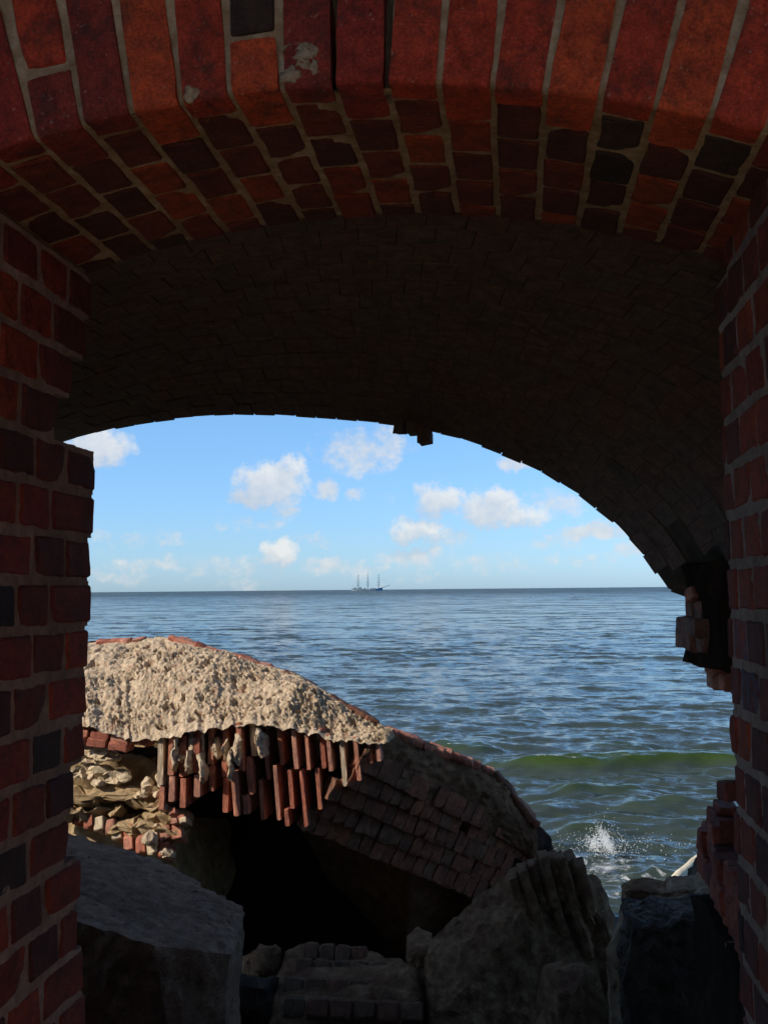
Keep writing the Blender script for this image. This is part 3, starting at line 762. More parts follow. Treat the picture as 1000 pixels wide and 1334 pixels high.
def build_sea():
    # rows close together near the shore and far apart out at sea
    k = np.r_[np.linspace(560, 90, 480), np.linspace(90, 1.5, 190)[1:]]
    ys = np.r_[-SEA * FPX / k, [4000, 8000, 20000, 45000]]
    fan = np.r_[np.linspace(-2.6, -0.62, 45)[:-1], np.linspace(-0.62, 0.36, 560), np.linspace(0.36, 2.6, 50)[1:]]
    Y, S = np.meshgrid(ys, fan, indexing='ij'); X = S * (Y + 2.0)
    dY = np.gradient(ys)[:, None] * np.ones_like(X); dX = np.abs(np.gradient(X, axis=1))
    Z = np.zeros_like(X); g = np.random.default_rng(11)
    for q in range(110):
        lam = 0.20 * (4.2 / 0.20) ** g.random()
        th = g.normal(0, 0.42) + R(12); kk = 2 * math.pi / lam
        a = 0.0046 * lam ** 0.28 * g.uniform(0.5, 1.1)
        kx, ky = kk * math.sin(th), -kk * math.cos(th)
        filt = np.exp(-(np.abs(ky) * dY * 0.45) ** 2 - (np.abs(kx) * dX * 0.45) ** 2)
        ph = kx * X + ky * Y + g.uniform(0, 6.28) + 0.9 * np.sin(X * 0.11 * g.uniform(.5, 2) + Y * 0.07 + q)
        s = np.sin(ph); Z += a * filt * (s + 0.35 * (s * s - 0.5)) * 1.15
    Z *= np.interp(Y, [6, 30, 90, 1000], [0.8, 1.0, 1.2, 1.5])
    foam = np.zeros_like(X); crest_glow = np.zeros_like(X)
    # the breakers that show green faces
    for (px0, px1, py, A, w, sl_) in [(655, 1000, 999, 0.21, 0.36, 0.00), (728, 845, 1038, 0.14, 0.30, 0.03), (560, 640, 978, 0.13, 0.36, 0.0), (672, 706, 928, 0.18, 0.45, 0.0), (810, 900, 1048, 0.07, 0.3, 0.0), (735, 800, 1088, 0.08, 0.25, 0.0), (770, 850, 972, 0.10, 0.45, 0.0)]:
        a = atZ(px0, py, SEA); b_ = atZ(px1, py, SEA); xm, xr_, yc = (a.x + b_.x) / 2, abs(b_.x - a.x) / 2, (a.y + b_.y) / 2
        yy = Y - yc - 0.25 * np.sin((X - xm) * 1.3 + py) - sl_ * (X - xm)
        env = 1 / (1 + (np.abs(X - xm) / (xr_ * 1.05)) ** 6) * (0.9 + 0.12 * np.sin(X * 2.1 + py))
        prof = np.where(yy < 0, np.exp(-(yy / (w * 0.62)) ** 2), np.exp(-(yy / (w * 1.7)) ** 2))
        Z += A * env * prof; crest_glow = np.maximum(crest_glow, np.clip(A * env * prof / 0.13 - 0.22, 0, 1))
        foam += 0.56 * env * np.exp(-((yy - 0.03) / 0.09) ** 2) * (A > 0.12)
    sp = atZ(785, 1115, SEA)
    rr = np.hypot((X - sp.x) / 1.3, (Y - sp.y) / 1.2)
    foam += 0.46 * np.exp(-rr ** 2)
    foam += 0.36 * np.exp(-(((Y - 9.4) / 0.9) ** 2)) * (X > -0.2) * (X < 3)
    # small white caps out at sea
    for _ in range(150):
        y_ = 2.8 * FPX / g.uniform(8, 120); x_ = y_ * g.uniform(-.6, .4)
        foam += 0.62 * np.exp(-((X - x_) / (0.011 * y_ * g.uniform(.4, 1.0))) ** 2 - ((Y - y_) / (0.010 * y_ * g.uniform(.3, 1))) ** 2) if _ < 34 else 0
    Z += SEA
    me = grid_mesh('sea', np.stack([X, Y, Z], -1), flip=True)
    at_ = me.attributes.new('foam', 'FLOAT', 'POINT'); at_.data.foreach_set('value', foam.astype(np.float32).ravel())
    at_ = me.attributes.new('crest_glow', 'FLOAT', 'POINT'); at_.data.foreach_set('value', crest_glow.astype(np.float32).ravel())     # green of light shining through crests, painted by wave height
    o = mesh_obj('sea', me, sea_material()); tag(o, 'choppy grey blue sea with green wave faces', kind='structure')
    # thrown spray
    V = []; Fc = []; c0 = atZ(785, 1112, SEA)
    g2 = np.random.default_rng(5)
    for i in range(2400):
        jet = g2.normal(0, 0.085); h = abs(g2.normal(0, 1)) * 0.11
        p = np.array([c0.x + jet * (0.7 + 1.6 * h) + g2.normal(0, 0.025) + 0.05 * math.sin(h * 20 + jet * 30), c0.y + g2.normal(0, 0.16), SEA + 0.06 + h * math.exp(-(jet / 0.16) ** 2 * 0.7)])
        if i > 1950: p = np.array([c0.x + g2.normal(0, 0.5), c0.y + g2.normal(0, 0.3), SEA + 0.07 + abs(g2.normal(0, 0.02))])
        s = g2.uniform(0.0012, 0.0042) * (1.3 if h < 0.1 else 1.0)
        d = g2.normal(size=3); d /= np.linalg.norm(d); e = np.cross(d, (0, 0, 1.0)); e /= np.linalg.norm(e) + 1e-9; f3 = np.cross(d, e)
        o_ = len(V); V += [p + d * s * 1.7, p - d * s * 1.7, p + e * s, p - e * s, p + f3 * s, p - f3 * s]
        Fc += [tuple(o_ + t for t in q) for q in ((0, 2, 4), (0, 4, 3), (0, 3, 5), (0, 5, 2), (1, 4, 2), (1, 3, 4), (1, 5, 3), (1, 2, 5))]
    m, nt, b = newmat('spray_water'); b.inputs['Base Color'].default_value = (0.86, 0.89, 0.90, 1); b.inputs['Roughness'].default_value = 0.3
    o = mesh_obj('sea_spray', pydata('sea_spray', V, Fc), m); tag(o, 'white spray thrown up where a wave breaks on the rocks', kind='stuff')
build_sea()

# ================================================================== THE FALLEN VAULT FRAGMENT
MM_CONC = None
def concrete_material():
    m, nt, b = newmat('rubble_concrete'); tc = node(nt, 'ShaderNodeTexCoord'); v = tc.outputs['Object']
    n = noise(nt, v, 30, 8, 0.75)
    c = ramp(nt, n, [(0.25, (0.30, 0.19, 0.12)), (0.42, (0.51, 0.39, 0.27)), (0.58, (0.68, 0.54, 0.39)), (0.78, (0.82, 0.70, 0.55))])
    r_ = noise(nt, v, 13, 5, 0.65, 0.5)
    c = mixc(nt, mathn(nt, 'MULTIPLY', ramp(nt, r_, [(0.58, (0, 0, 0)), (0.66, (1, 1, 1))]), 0.55), c, (0.38, 0.14, 0.085))
    d_ = noise(nt, v, 38, 3, 0.6)
    c = mixc(nt, mathn(nt, 'MULTIPLY', ramp(nt, d_, [(0.6, (0, 0, 0)), (0.68, (1, 1, 1))]), 0.5), c, (0.20, 0.14, 0.09))  # dark blotches stand in for shaded holes in the concrete
    nt.links.new(c, b.inputs['Base Color']); b.inputs['Roughness'].default_value = 0.95; b.inputs['Specular IOR Level'].default_value = 0.15
    n1 = bump(nt, b, noise(nt, v, 22, 6, 0.7, 0.4), 0.9, 0.03)
    bump(nt, b, noise(nt, v, 75, 3, 0.6), 0.7, 0.01, n1); return m
MM_CONC = concrete_material()
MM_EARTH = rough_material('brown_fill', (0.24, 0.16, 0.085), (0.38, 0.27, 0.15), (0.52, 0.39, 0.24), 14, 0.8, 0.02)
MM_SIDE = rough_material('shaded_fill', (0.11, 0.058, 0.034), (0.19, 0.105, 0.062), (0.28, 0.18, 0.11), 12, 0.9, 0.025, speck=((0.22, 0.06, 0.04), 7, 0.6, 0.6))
def curve_px(pts, n):
    P_ = np.array(pts, float); t = np.linspace(P_[0, 0], P_[-1, 0], n)
    return [(x, np.interp(x, P_[:, 0], P_[:, 1]), np.interp(x, P_[:, 0], P_[:, 2])) for x in t]
def fallen():
    f = empty('fallen_vault', at(330, 1120, 6.6) * 1.0, 'big sunlit fallen vault fragment of rubble concrete and broken brick on the shore', 'ruin')
    # px, py, Y  (bottom edge of the fracture face, and the ridge)
    bot = [(60, 940, 6.05), (110, 946, 6.0), (175, 966, 6.0), (215, 962, 5.98), (240, 955, 5.97), (330, 943, 6.0), (380, 950, 6.0), (430, 962, 6.0), (480, 970, 6.0), (505, 968, 6.02), (512, 960, 6.08)]
    top = [(60, 845, 6.95), (115, 837, 6.9), (200, 829, 6.85), (230, 831, 6.8), (300, 850, 6.72), (350, 866, 6.62), (390, 880, 6.5), (440, 910, 6.4), (500, 946, 6.22), (512, 951, 6.18)]
    n, mm = 370, 140
    wob = fbm(np.stack([np.linspace(0, 9, n), np.zeros(n), np.zeros(n)], 1), 2.2, 4, 0.6) * 9
    B = [at(q[0], q[1] + w_, q[2]) for q, w_ in zip(curve_px(bot, n), wob)]; T = [at(*q) for q in curve_px(top, n)]
    G = np.zeros((n, mm, 3))
    for i in range(n):
        for k in range(mm):
            t = k / (mm - 1); p = B[i].lerp(T[i], t) + Vector((0, -0.06, 0.05)) * math.sin(math.pi * t)
            G[i, k] = p
    fl = G.reshape(-1, 3)
    nrm = np.array([-0.1, -0.62, 0.78])
    t = np.tile(np.linspace(0, 1, mm), n); damp = np.clip(np.minimum(t, 1 - t) * 8, 0.25, 1)
    g_ = np.random.default_rng(21)
    rough_ = np.clip(0.75 + fbm(fl, 3.5, 3, 0.6, 70.0) * 2.2, 0.25, 1.35)
    pits = np.clip(fbm(fl, 11, 4, 0.65, 3.0) - 0.20, 0, 1)
    h = fbm(fl, 2.2, 3) * 0.07 + fbm(fl, 7, 3, 0.6, 2.0) * 0.026 + fbm(fl, 52, 3, 0.75, 5.0) * 0.022 * rough_ - pits * 0.15 + g_.normal(0, 0.0022, len(fl)) * rough_
    side3 = np.stack([fbm(fl, 30, 2, off=40 + q * 7) for q in range(3)], 1) * 0.012
    fl = fl + nrm * (h * damp)[:, None] + side3 * damp[:, None]
    core = mesh_obj('concrete_core', grid_mesh('concrete_core', fl.reshape(G.shape), smooth=False), MM_CONC, f)
    tag(core, 'pitted sand coloured rubble concrete face')
    # ---- closing body: back slope, left end, inner soffit, right shoulder
    ridge = [Vector(p) for p in T]
    sh_top = [at(x, y, Y) for x, y, Y in [(505, 948, 6.20), (530, 958, 6.3), (560, 968, 6.42), (600, 985, 6.58), (640, 1003, 6.74), (665, 1020, 6.82), (685, 1050, 6.88), (700, 1085, 6.92), (703, 1120, 6.94)]]
    sh_bot = [at(x, y, Y) for x, y, Y in [(455, 1000, 6.02), (480, 1003, 6.1), (520, 1022, 6.25), (560, 1045, 6.4), (600, 1066, 6.56), (630, 1082, 6.68), (655, 1096, 6.78), (680, 1110, 6.88), (690, 1125, 6.92)]]
    a = polyline(sh_top, 90); b_ = polyline(sh_bot, 90)
    S = np.stack([a * (1 - q) + b_ * q + np.array([0.02, -0.05, 0.03]) * math.sin(math.pi * q) for q in np.linspace(0, 1, 30)], 1)
    fl = S.reshape(-1, 3); fl = fl + np.array([0.5, -0.8, 0.1]) * (fbm(fl, 4, 3) * 0.07 + fbm(fl, 16, 3, 0.6, kind='b') * 0.03)[:, None]
    # carry the shoulder over the ridge to the back so it has thickness
    S = fl.reshape(S.shape)
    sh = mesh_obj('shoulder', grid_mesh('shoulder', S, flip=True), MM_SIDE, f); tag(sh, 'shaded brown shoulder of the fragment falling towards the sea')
    # back and top slab behind the ridge
    rid = np.concatenate([np.array([tuple(p) for p in ridge])[::6], S[4::6, 0]])
    bk = rid.copy(); bk[:, 1] += 0.45; bk[:, 2] -= 0.10
    bk2 = bk.copy(); bk2[:, 1] += 0.7; bk2[:, 2] = -2.75
    Gb = np.stack([rid + np.array([0, 0.0, -0.004]), bk, bk2], 1)
    Gb = np.stack([Gb[:, 0] * (1 - q) + Gb[:, 1] * q for q in np.linspace(0, 1, 8)] + [Gb[:, 1] * (1 - q) + Gb[:, 2] * q for q in np.linspace(0, 1, 8)[1:]], 1)
    fl = Gb.reshape(-1, 3); fl = fl + np.stack([fbm(fl, 9, 3, off=q * 8) for q in range(3)], 1) * 0.03
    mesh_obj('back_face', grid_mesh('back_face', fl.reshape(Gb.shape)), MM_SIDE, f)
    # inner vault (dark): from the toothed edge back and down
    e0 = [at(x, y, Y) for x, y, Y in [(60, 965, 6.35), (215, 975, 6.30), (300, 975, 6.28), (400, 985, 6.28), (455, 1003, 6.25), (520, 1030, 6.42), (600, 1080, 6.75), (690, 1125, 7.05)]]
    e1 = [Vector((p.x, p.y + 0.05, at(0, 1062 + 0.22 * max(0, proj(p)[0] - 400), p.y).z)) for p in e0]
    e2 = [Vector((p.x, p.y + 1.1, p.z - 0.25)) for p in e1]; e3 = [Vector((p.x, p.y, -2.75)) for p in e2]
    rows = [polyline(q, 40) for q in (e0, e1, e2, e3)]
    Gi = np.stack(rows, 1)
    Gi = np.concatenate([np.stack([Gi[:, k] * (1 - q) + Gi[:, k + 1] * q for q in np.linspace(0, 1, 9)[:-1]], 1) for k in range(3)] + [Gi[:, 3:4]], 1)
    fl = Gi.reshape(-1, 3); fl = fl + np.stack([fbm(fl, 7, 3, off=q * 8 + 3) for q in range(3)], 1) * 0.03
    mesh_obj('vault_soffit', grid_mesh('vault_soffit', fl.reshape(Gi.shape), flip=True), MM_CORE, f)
    # ends
    for (x0, y0, Y0, x1) in ((55, 850, 6.4, 70), ):
        lo = at(60, 950, 6.1); mesh_obj('end_pier', join_meshes('end_pier', [rough_box((lo.x - 0.5, 6.24, -2.75), (at(232, 1000, 6.24).x, 7.4, at(60, 985, 6.24).z), (.025, .025, .025), 0.09, 5)]), MM_EARTH, f)
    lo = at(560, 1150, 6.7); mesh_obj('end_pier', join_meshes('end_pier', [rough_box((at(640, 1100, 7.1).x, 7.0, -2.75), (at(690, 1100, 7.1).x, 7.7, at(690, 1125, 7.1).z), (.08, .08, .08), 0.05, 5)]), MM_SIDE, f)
    # ---- toothing: brick leaves hanging under the concrete
    TD = (0.056, 0.22, 0.125)
    ts = [brick_mesh('brick', TD, q, cuts=3, wear=0.004, bevel=0.0012) for q in (1, 3, 5, 7, 9, 11)]
    cols = [(219, 960, 1050), (232, 962, 1040), (247, 965, 1047), (264, 950, 1034), (282, 955, 1026), (300, 950, 1054), (318, 948, 1058), (335, 945, 1056), (352, 962, 1063), (370, 955, 1064), (389, 957, 1070), (405, 962, 1072), (424, 955, 1049), (433, 962, 1000), (451, 964, 1019), (468, 966, 1013), (484, 970, 990), (495, 972, 988)]
    for ci, (px, y0, y1) in enumerate(cols):
        Yb = 6.03 + (0.02 if ci % 2 else 0.0) + random.uniform(-0.03, 0.03)
        if ci in (8,): Yb += 0.05
        y = y0 - 10; bi = 0
        wd = random.uniform(0.032, 0.040) if ci < 8 else random.uniform(0.021, 0.027); off = random.uniform(-0.008, 0.014)
        while y < y1 - 6:
            yn = min(y + random.uniform(46, 70), y1); yn = y1 if y1 - yn < 18 else yn
            lean = -(y - y0) * 0.10 if ci > 5 else (y - y0) * 0.02
            p = at(px + lean, (y + yn) / 2, Yb + 0.11); hz = (yn - y) / FPX * Yb - 0.002
            rot = Matrix.Rotation(R(-5 if ci > 5 else 1), 3, 'Y'); ax = [rot @ v for v in jig([EX, EY, EZ], 0.010)]
            place('brick', random.choice(ts), MM_CONC if (ci + bi * 3) % 7 == 0 and bi == 0 else MB_FALLEN, f, p + EY * (off + random.uniform(-0.003, 0.003)), ax, (wd * random.uniform(0.94, 1.04), 0.26, max(hz, 0.03)), TD)
            y = yn; bi += 1
    # crumbs of mortar sticking to the toothing
    for i in range(16):
        px = random.uniform(224, 345) if i < 12 else random.uniform(215, 470); py = random.uniform(955, 1000 if px < 345 else 975)
        lump(f, at(px, py, 5.99 + random.uniform(0, 0.08)), (random.uniform(.012, .030), random.uniform(.03, .08), random.uniform(.02, .12)), MM_CONC, i)
    # ---- stepped lining rows on the shaded side
    LD = (0.07, 0.10, 0.125)
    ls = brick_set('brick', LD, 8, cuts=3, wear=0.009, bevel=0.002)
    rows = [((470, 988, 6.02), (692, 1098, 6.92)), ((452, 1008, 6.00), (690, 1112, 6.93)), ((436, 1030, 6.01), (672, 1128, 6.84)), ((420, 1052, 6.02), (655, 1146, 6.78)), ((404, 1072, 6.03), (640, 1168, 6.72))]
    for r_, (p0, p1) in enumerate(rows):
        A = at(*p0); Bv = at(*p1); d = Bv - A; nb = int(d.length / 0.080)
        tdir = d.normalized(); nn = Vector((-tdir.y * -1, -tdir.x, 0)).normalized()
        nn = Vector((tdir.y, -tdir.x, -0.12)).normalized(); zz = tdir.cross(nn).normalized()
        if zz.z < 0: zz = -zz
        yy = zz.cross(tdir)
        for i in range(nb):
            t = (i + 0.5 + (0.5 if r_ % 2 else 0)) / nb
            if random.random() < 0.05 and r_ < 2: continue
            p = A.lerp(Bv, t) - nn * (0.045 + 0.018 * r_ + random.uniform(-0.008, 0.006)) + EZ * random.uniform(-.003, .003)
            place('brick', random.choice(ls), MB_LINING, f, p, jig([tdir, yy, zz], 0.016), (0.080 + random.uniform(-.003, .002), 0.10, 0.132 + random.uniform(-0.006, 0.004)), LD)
    # ---- broken bricks along the ridge
    RD = (0.11, 0.07, 0.05)
    rs = brick_set('brick', RD, 6, cuts=2, wear=0.012, bevel=0.008)
    for (x0, y0, x1, y1, n_, Y0, Y1, m_) in ((128, 836, 190, 832, 4, 6.9, 6.86, MB_FALLEN), (222, 829, 362, 872, 12, 6.82, 6.62, MB_FALLEN), (372, 876, 490, 940, 10, 6.56, 6.26, MB_LINING), (505, 950, 640, 1003, 14, 6.24, 6.76, MB_FALLEN), (645, 1005, 698, 1072, 7, 6.78, 6.92, MB_LINING)):
        for i in range(n_):
            t = (i + 0.5) / n_; px, py, Y = x0 + (x1 - x0) * t, y0 + (y1 - y0) * t, Y0 + (Y1 - Y0) * t
            p = at(px, py + 2, Y - 0.01); s = random.uniform(0.85, 1.35)
            sl_ = math.atan2((y1 - y0), (x1 - x0)); rot = Matrix.Rotation(sl_, 3, 'Y')
            ax = [rot @ v for v in jig([EX, EY, EZ], 0.18)]
            place('brick', rs[i % 6], m_, f, p, ax, (0.085 * s, 0.08 * s, 0.042 * s), RD)
    # ---- left end: courses above and below the hollow
    HD = (0.16, 0.13, 0.062)
    hs = brick_set('brick', HD, 5, cuts=2, wear=0.007, bevel=0.006)
    for (x0, y0, x1, y1, n_, Y) in ((96, 950, 200, 966, 4, 6.04), (90, 958, 172, 974, 3, 6.02)):
        for i in range(n_):
            t = (i + 0.5) / n_; p = at(x0 + (x1 - x0) * t, y0 + (y1 - y0) * t, Y + 0.05)
            w_ = (x1 - x0) / n_ / FPX * Y
            place('brick', hs[i % 5], MB_FALLEN, f, p, [Matrix.Rotation(0.16, 3, 'Y') @ v for v in jig([EX, EY, EZ], 0.03)], (w_ - 0.006, 0.13, 0.052), HD)
    for (x0, y0, x1, y1, n_, Y) in ((84, 1058, 170, 1088, 6, 6.06), (150, 1085, 242, 1086, 6, 6.04), (165, 1100, 225, 1110, 4, 6.0), (212, 1050, 246, 1070, 3, 6.03), (226, 1068, 248, 1074, 2, 6.02)):
        for i in range(n_):
            t = (i + 0.5) / n_; p = at(x0 + (x1 - x0) * t, y0 + (y1 - y0) * t + random.uniform(-2, 2), Y + 0.05)
            w_ = (x1 - x0) / n_ / FPX * Y
            rot = Matrix.Rotation(R(-12), 3, 'Y') @ Matrix.Rotation(R(-24), 3, 'X')
            place('brick', hs[(i * 2) % 5], MM_PALE if (i + n_) % 3 == 0 else MB_FALLEN, f, p, [rot @ v for v in jig([EX, EY, EZ], 0.05)], (w_ - 0.008, 0.12, 0.085 if n_ > 3 else 0.035), HD)
    for i, (px, py, Y, sx, sz) in enumerate([(118, 1006, 6.14, .17, .062), (150, 1012, 6.12, .10, .045), (118, 984, 6.12, .17, .034), (140, 988, 6.1, .09, .022), (192, 1024, 6.08, .04, .05), (212, 1012, 6.06, .035, .07), (186, 1036, 6.08, .05, .022), (206, 1034, 6.06, .02, .025), (160, 1016, 6.12, .05, .016), (128, 1020, 6.1, .05, .02)]):
        lump(f, at(px, py, Y), (sx, 0.05, sz), MM_PALE, i + 50)
    for i, (px, py, Y, sx, sz) in enumerate([(150, 1040, 6.16, .42, .06), (215, 1062, 6.16, .16, .06), (110, 1056, 6.16, .3, .07), (190, 1080, 6.12, .26, .07)]):
        lump(f, at(px, py, Y), (sx, 0.12, sz), MM_EARTH, i + 80)
    lump(f, at(218, 1112, 6.0), (0.05, 0.04, 0.03), MM_CONC, 91); lump(f, at(196, 1094, 5.98), (0.05, 0.04, 0.04), MM_CONC, 92)
    return f
def lump(parent, p, s, mat, seed, name='mortar_lump'):
    bm = bmesh.new(); bmesh.ops.create_icosphere(bm, subdivisions=3 if max(s) < 0.15 else 4, radius=1.0)
    bmesh.ops.scale(bm, vec=s, verts=bm.verts); me = bm_mesh(name, bm, True)
    co = get_co(me); ms = (s[0] * s[1] * s[2]) ** (1 / 3); co = facet(co, seed, 0.8 * ms, 0.75)
    co += np.stack([fbm(co, 0.7 / ms, 4, 0.6, off=q * 9 + seed * 3.3) for q in range(3)], 1) * ms * 0.55; set_co(me, co)
    try: me.set_sharp_from_angle(angle=R(32))
    except Exception: pass
    return mesh_obj(name, me, mat, parent, Matrix.Translation(p))
fallen()

# ================================================================== BOULDERS AND BLOCKS
def hull_rock(name, pts, mat, label, cat, res=0.05, amp=0.04, freq=3.0, smooth=2, group=None, kind='n', fine=0.012, seed=0.0, strata=None, fc=None, cuts=0):
    bm = bmesh.new(); g_ = np.random.default_rng(int(seed * 3) + 5)
    for p in pts: bm.verts.new(p)
    bmesh.ops.convex_hull(bm, input=list(bm.verts))
    bmesh.ops.delete(bm, geom=[v for v in bm.verts if not v.link_faces], context='VERTS')
    for _ in range(cuts):
        d = g_.normal(size=3); d[1] -= 1.3; d[2] *= 0.45; d[0] *= 0.8; d /= np.linalg.norm(d)
        pr = np.array([np.dot(d, v.co) for v in bm.verts]); off = pr.max() - (pr.max() - pr.min()) * g_.uniform(0.03, 0.12)
        r_ = bmesh.ops.bisect_plane(bm, geom=bm.verts[:] + bm.edges[:] + bm.faces[:], plane_co=Vector(d * off), plane_no=Vector(d), clear_outer=True)
        ed = [e for e in r_['geom_cut'] if isinstance(e, bmesh.types.BMEdge)]
        if ed: bmesh.ops.contextual_create(bm, geom=ed)
    bmesh.ops.triangulate(bm, faces=bm.faces[:])
    for _ in range(7):
        es = [e for e in bm.edges if e.calc_length() > res * 1.5]
        if not es: break
        bmesh.ops.subdivide_edges(bm, edges=es, cuts=1); bmesh.ops.triangulate(bm, faces=[f_ for f_ in bm.faces if len(f_.verts) > 3])
    for _ in range(smooth): bmesh.ops.smooth_vert(bm, verts=bm.verts, factor=0.5, use_axis_x=True, use_axis_y=True, use_axis_z=True)
    bmesh.ops.recalc_face_normals(bm, faces=bm.faces)
    me = bm_mesh(name, bm, True); co = get_co(me); no = get_no(me)
    if fc: co = facet(co, seed + 1, fc[0], fc[1])
    h = fbm(co, freq, 4, 0.5, seed, kind) * amp + fbm(co, freq * 7, 4, 0.6, seed + 5) * fine + fbm(co, freq * 2.6, 3, 0.55, seed + 8, 'b') * fine * 1.4
    co = co + no * h[:, None] + np.stack([fbm(co, freq * 2, 2, off=seed + 30 + q * 9) for q in range(3)], 1) * amp * 0.5
    if strata: co = strata(co, no)
    set_co(me, co)
    try: me.set_sharp_from_angle(angle=R(24))
    except Exception: pass
    o = mesh_obj(name, me, mat)
    if label: tag(o, label, cat, group)
    return o
MR_GREY = rough_material('grey_granite', (0.15, 0.094, 0.064), (0.24, 0.152, 0.105), (0.36, 0.235, 0.165), 14, 1.0, 0.03, 0.9, speck=((0.06, 0.04, 0.03), 30, 0.62, 0.7))
MR_DARK = rough_material('dark_granite', (0.022, 0.016, 0.012), (0.044, 0.033, 0.026), (0.085, 0.066, 0.053), 16, 0.8, 0.02, 0.7, speck=((0.16, 0.16, 0.17), 45, 0.68, 0.5))
MR_BROWN = rough_material('brown_masonry', (0.11, 0.062, 0.036), (0.26, 0.158, 0.090), (0.46, 0.30, 0.19), 14, 1.0, 0.05, 0.9, speck=((0.15, 0.055, 0.035), 6, 0.58, 0.5))
MR_TAN = rough_material('tan_rubble', (0.16, 0.11, 0.07), (0.28, 0.205, 0.135), (0.40, 0.31, 0.22), 12, 0.9, 0.03, 0.9, speck=((0.16, 0.06, 0.04), 9, 0.6, 0.5))
G0 = -2.55
def P3(lst): return [at(*q) for q in lst]
def dn(lst, z=G0): return [Vector((p.x, p.y, z)) for p in P3(lst)]
# grey boulder behind the left jamb
hull_rock('boulder', P3([(60, 1078, 4.9), (100, 1086, 4.85), (200, 1118, 4.75), (255, 1145, 4.6), (300, 1172, 4.4), (318, 1190, 4.2), (312, 1215, 3.9), (290, 1262, 3.55), (235, 1240, 3.5), (170, 1222, 3.5), (100, 1198, 3.55), (40, 1190, 3.6)])
          + dn([(40, 1190, 3.55), (170, 1222, 3.42), (292, 1262, 3.5), (300, 1220, 4.1), (250, 1145, 4.5), (60, 1078, 4.9)]), MR_GREY,
          'large flat-topped grey boulder beside the foot of the left jamb', 'boulder', 0.022, 0.025, 3.0, 0, fine=0.010, seed=4.0, cuts=7)
# low slab of brickwork in the middle
def slab():
    root = empty('brick_slab', at(450, 1300, 5.0), 'low fallen slab of brickwork at the bottom centre, dim and ochre edged', 'rubble')
    o = hull_rock('slab_body', P3([(372, 1240, 5.3), (392, 1228, 5.4), (470, 1231, 5.5), (494, 1238, 5.4), (500, 1252, 5.2), (545, 1262, 5.0), (550, 1310, 4.8), (355, 1275, 5.0), (350, 1330, 4.7)]) + dn([(340, 1330, 4.6), (555, 1330, 4.6), (550, 1262, 5.3), (380, 1230, 5.5)], -2.62), MR_BROWN, None, None, 0.05, 0.03, 3, 2)
    o.parent = root; o.matrix_parent_inverse = Matrix.Translation(-root.location)
    SD = (0.14, 0.05, 0.07); ss = brick_set('brick', SD, 4, cuts=2, wear=0.008, bevel=0.012)
    rows = [(395, 1239, 480, 5.215, 4), (378, 1260, 500, 5.08, 5), (368, 1285, 540, 4.92, 6), (362, 1312, 546, 4.76, 6)]
    for r_, (x0, y, x1, Y, n) in enumerate(rows):
        for i in range(n):
            t = (i + .5) / n; w = (x1 - x0) / n / FPX * Y
            place('brick', ss[(i + r_) % 4], MB_SLAB, root, at(x0 + (x1 - x0) * t + (6 if r_ % 2 else 0), y + 8 * t, Y), jig([EX, Matrix.Rotation(R(-35), 3, 'X') @ EY, Matrix.Rotation(R(-35), 3, 'X') @ EZ], 0.03), (w - 0.012, 0.05, 0.09), SD)
MB_SLAB = brick_material('brick_slab', [(0.0, (0.13, 0.07, 0.042)), (0.35, (0.16, 0.07, 0.042)), (0.7, (0.12, 0.08, 0.05))], 0.8, spot=(0.25, 0.2, 0.15), spot_amt=0.4)
slab()
# tall masonry chunk with ribbed shoulder
def chunk():
    root = empty('masonry_chunk', at(660, 1320, 4.9), 'tall jagged masonry chunk with ribbed shoulder right of the dark hollow', 'rubble')
    o = hull_rock('chunk_body', P3([(552, 1202, 4.9), (562, 1188, 4.95), (600, 1172, 5.0), (632, 1146, 5.1), (668, 1142, 5.1), (672, 1128, 5.1), (706, 1112, 5.2), (742, 1110, 5.2), (756, 1124, 5.2), (768, 1150, 5.1), (772, 1210, 5.0), (760, 1262, 4.9), (690, 1300, 4.7), (580, 1330, 4.6), (556, 1280, 4.75), (640, 1230, 4.62)])
          + dn([(552, 1334, 4.5), (700, 1334, 4.5), (775, 1300, 4.8), (770, 1150, 5.5), (560, 1190, 5.5)]), MR_BROWN,
          None, None, 0.024, 0.02, 4.5, 0, fine=0.011, seed=2.0, cuts=24)
    o.parent = root; o.matrix_parent_inverse = Matrix.Translation(-root.location)
    KD = (0.05, 0.16, 0.25); ks = brick_set('brick', KD, 6, cuts=4, wear=0.016, bevel=0.006)
    for i in range(8):
        px = 668 + i * 12.0; yt = np.interp(px, [660, 672, 706, 742, 756, 775], [1146, 1132, 1114, 1112, 1126, 1146]) + random.uniform(-3, 5)
        y = yt; n = 0; yb = yt + random.uniform(95, 135) - (i > 5) * 40
        while y < yb - 15:
            yn = min(y + random.uniform(40, 70), yb); ym = (y + yn) / 2
            p = at(px + (ym - yt) * 0.30, ym, 5.0 + 0.012 * i + (ym - yt) * 0.0002 + 0.05 - 0.045 * (i % 2) + random.uniform(-.012, .012))
            place('brick', random.choice(ks), MR_BROWN, root, p, [Matrix.Rotation(R(-16), 3, 'Y') @ v for v in jig([EX, EY, EZ], 0.05)], (0.046, 0.16, (yn - y) / FPX * 5.0 * 1.04), KD); y = yn
chunk()
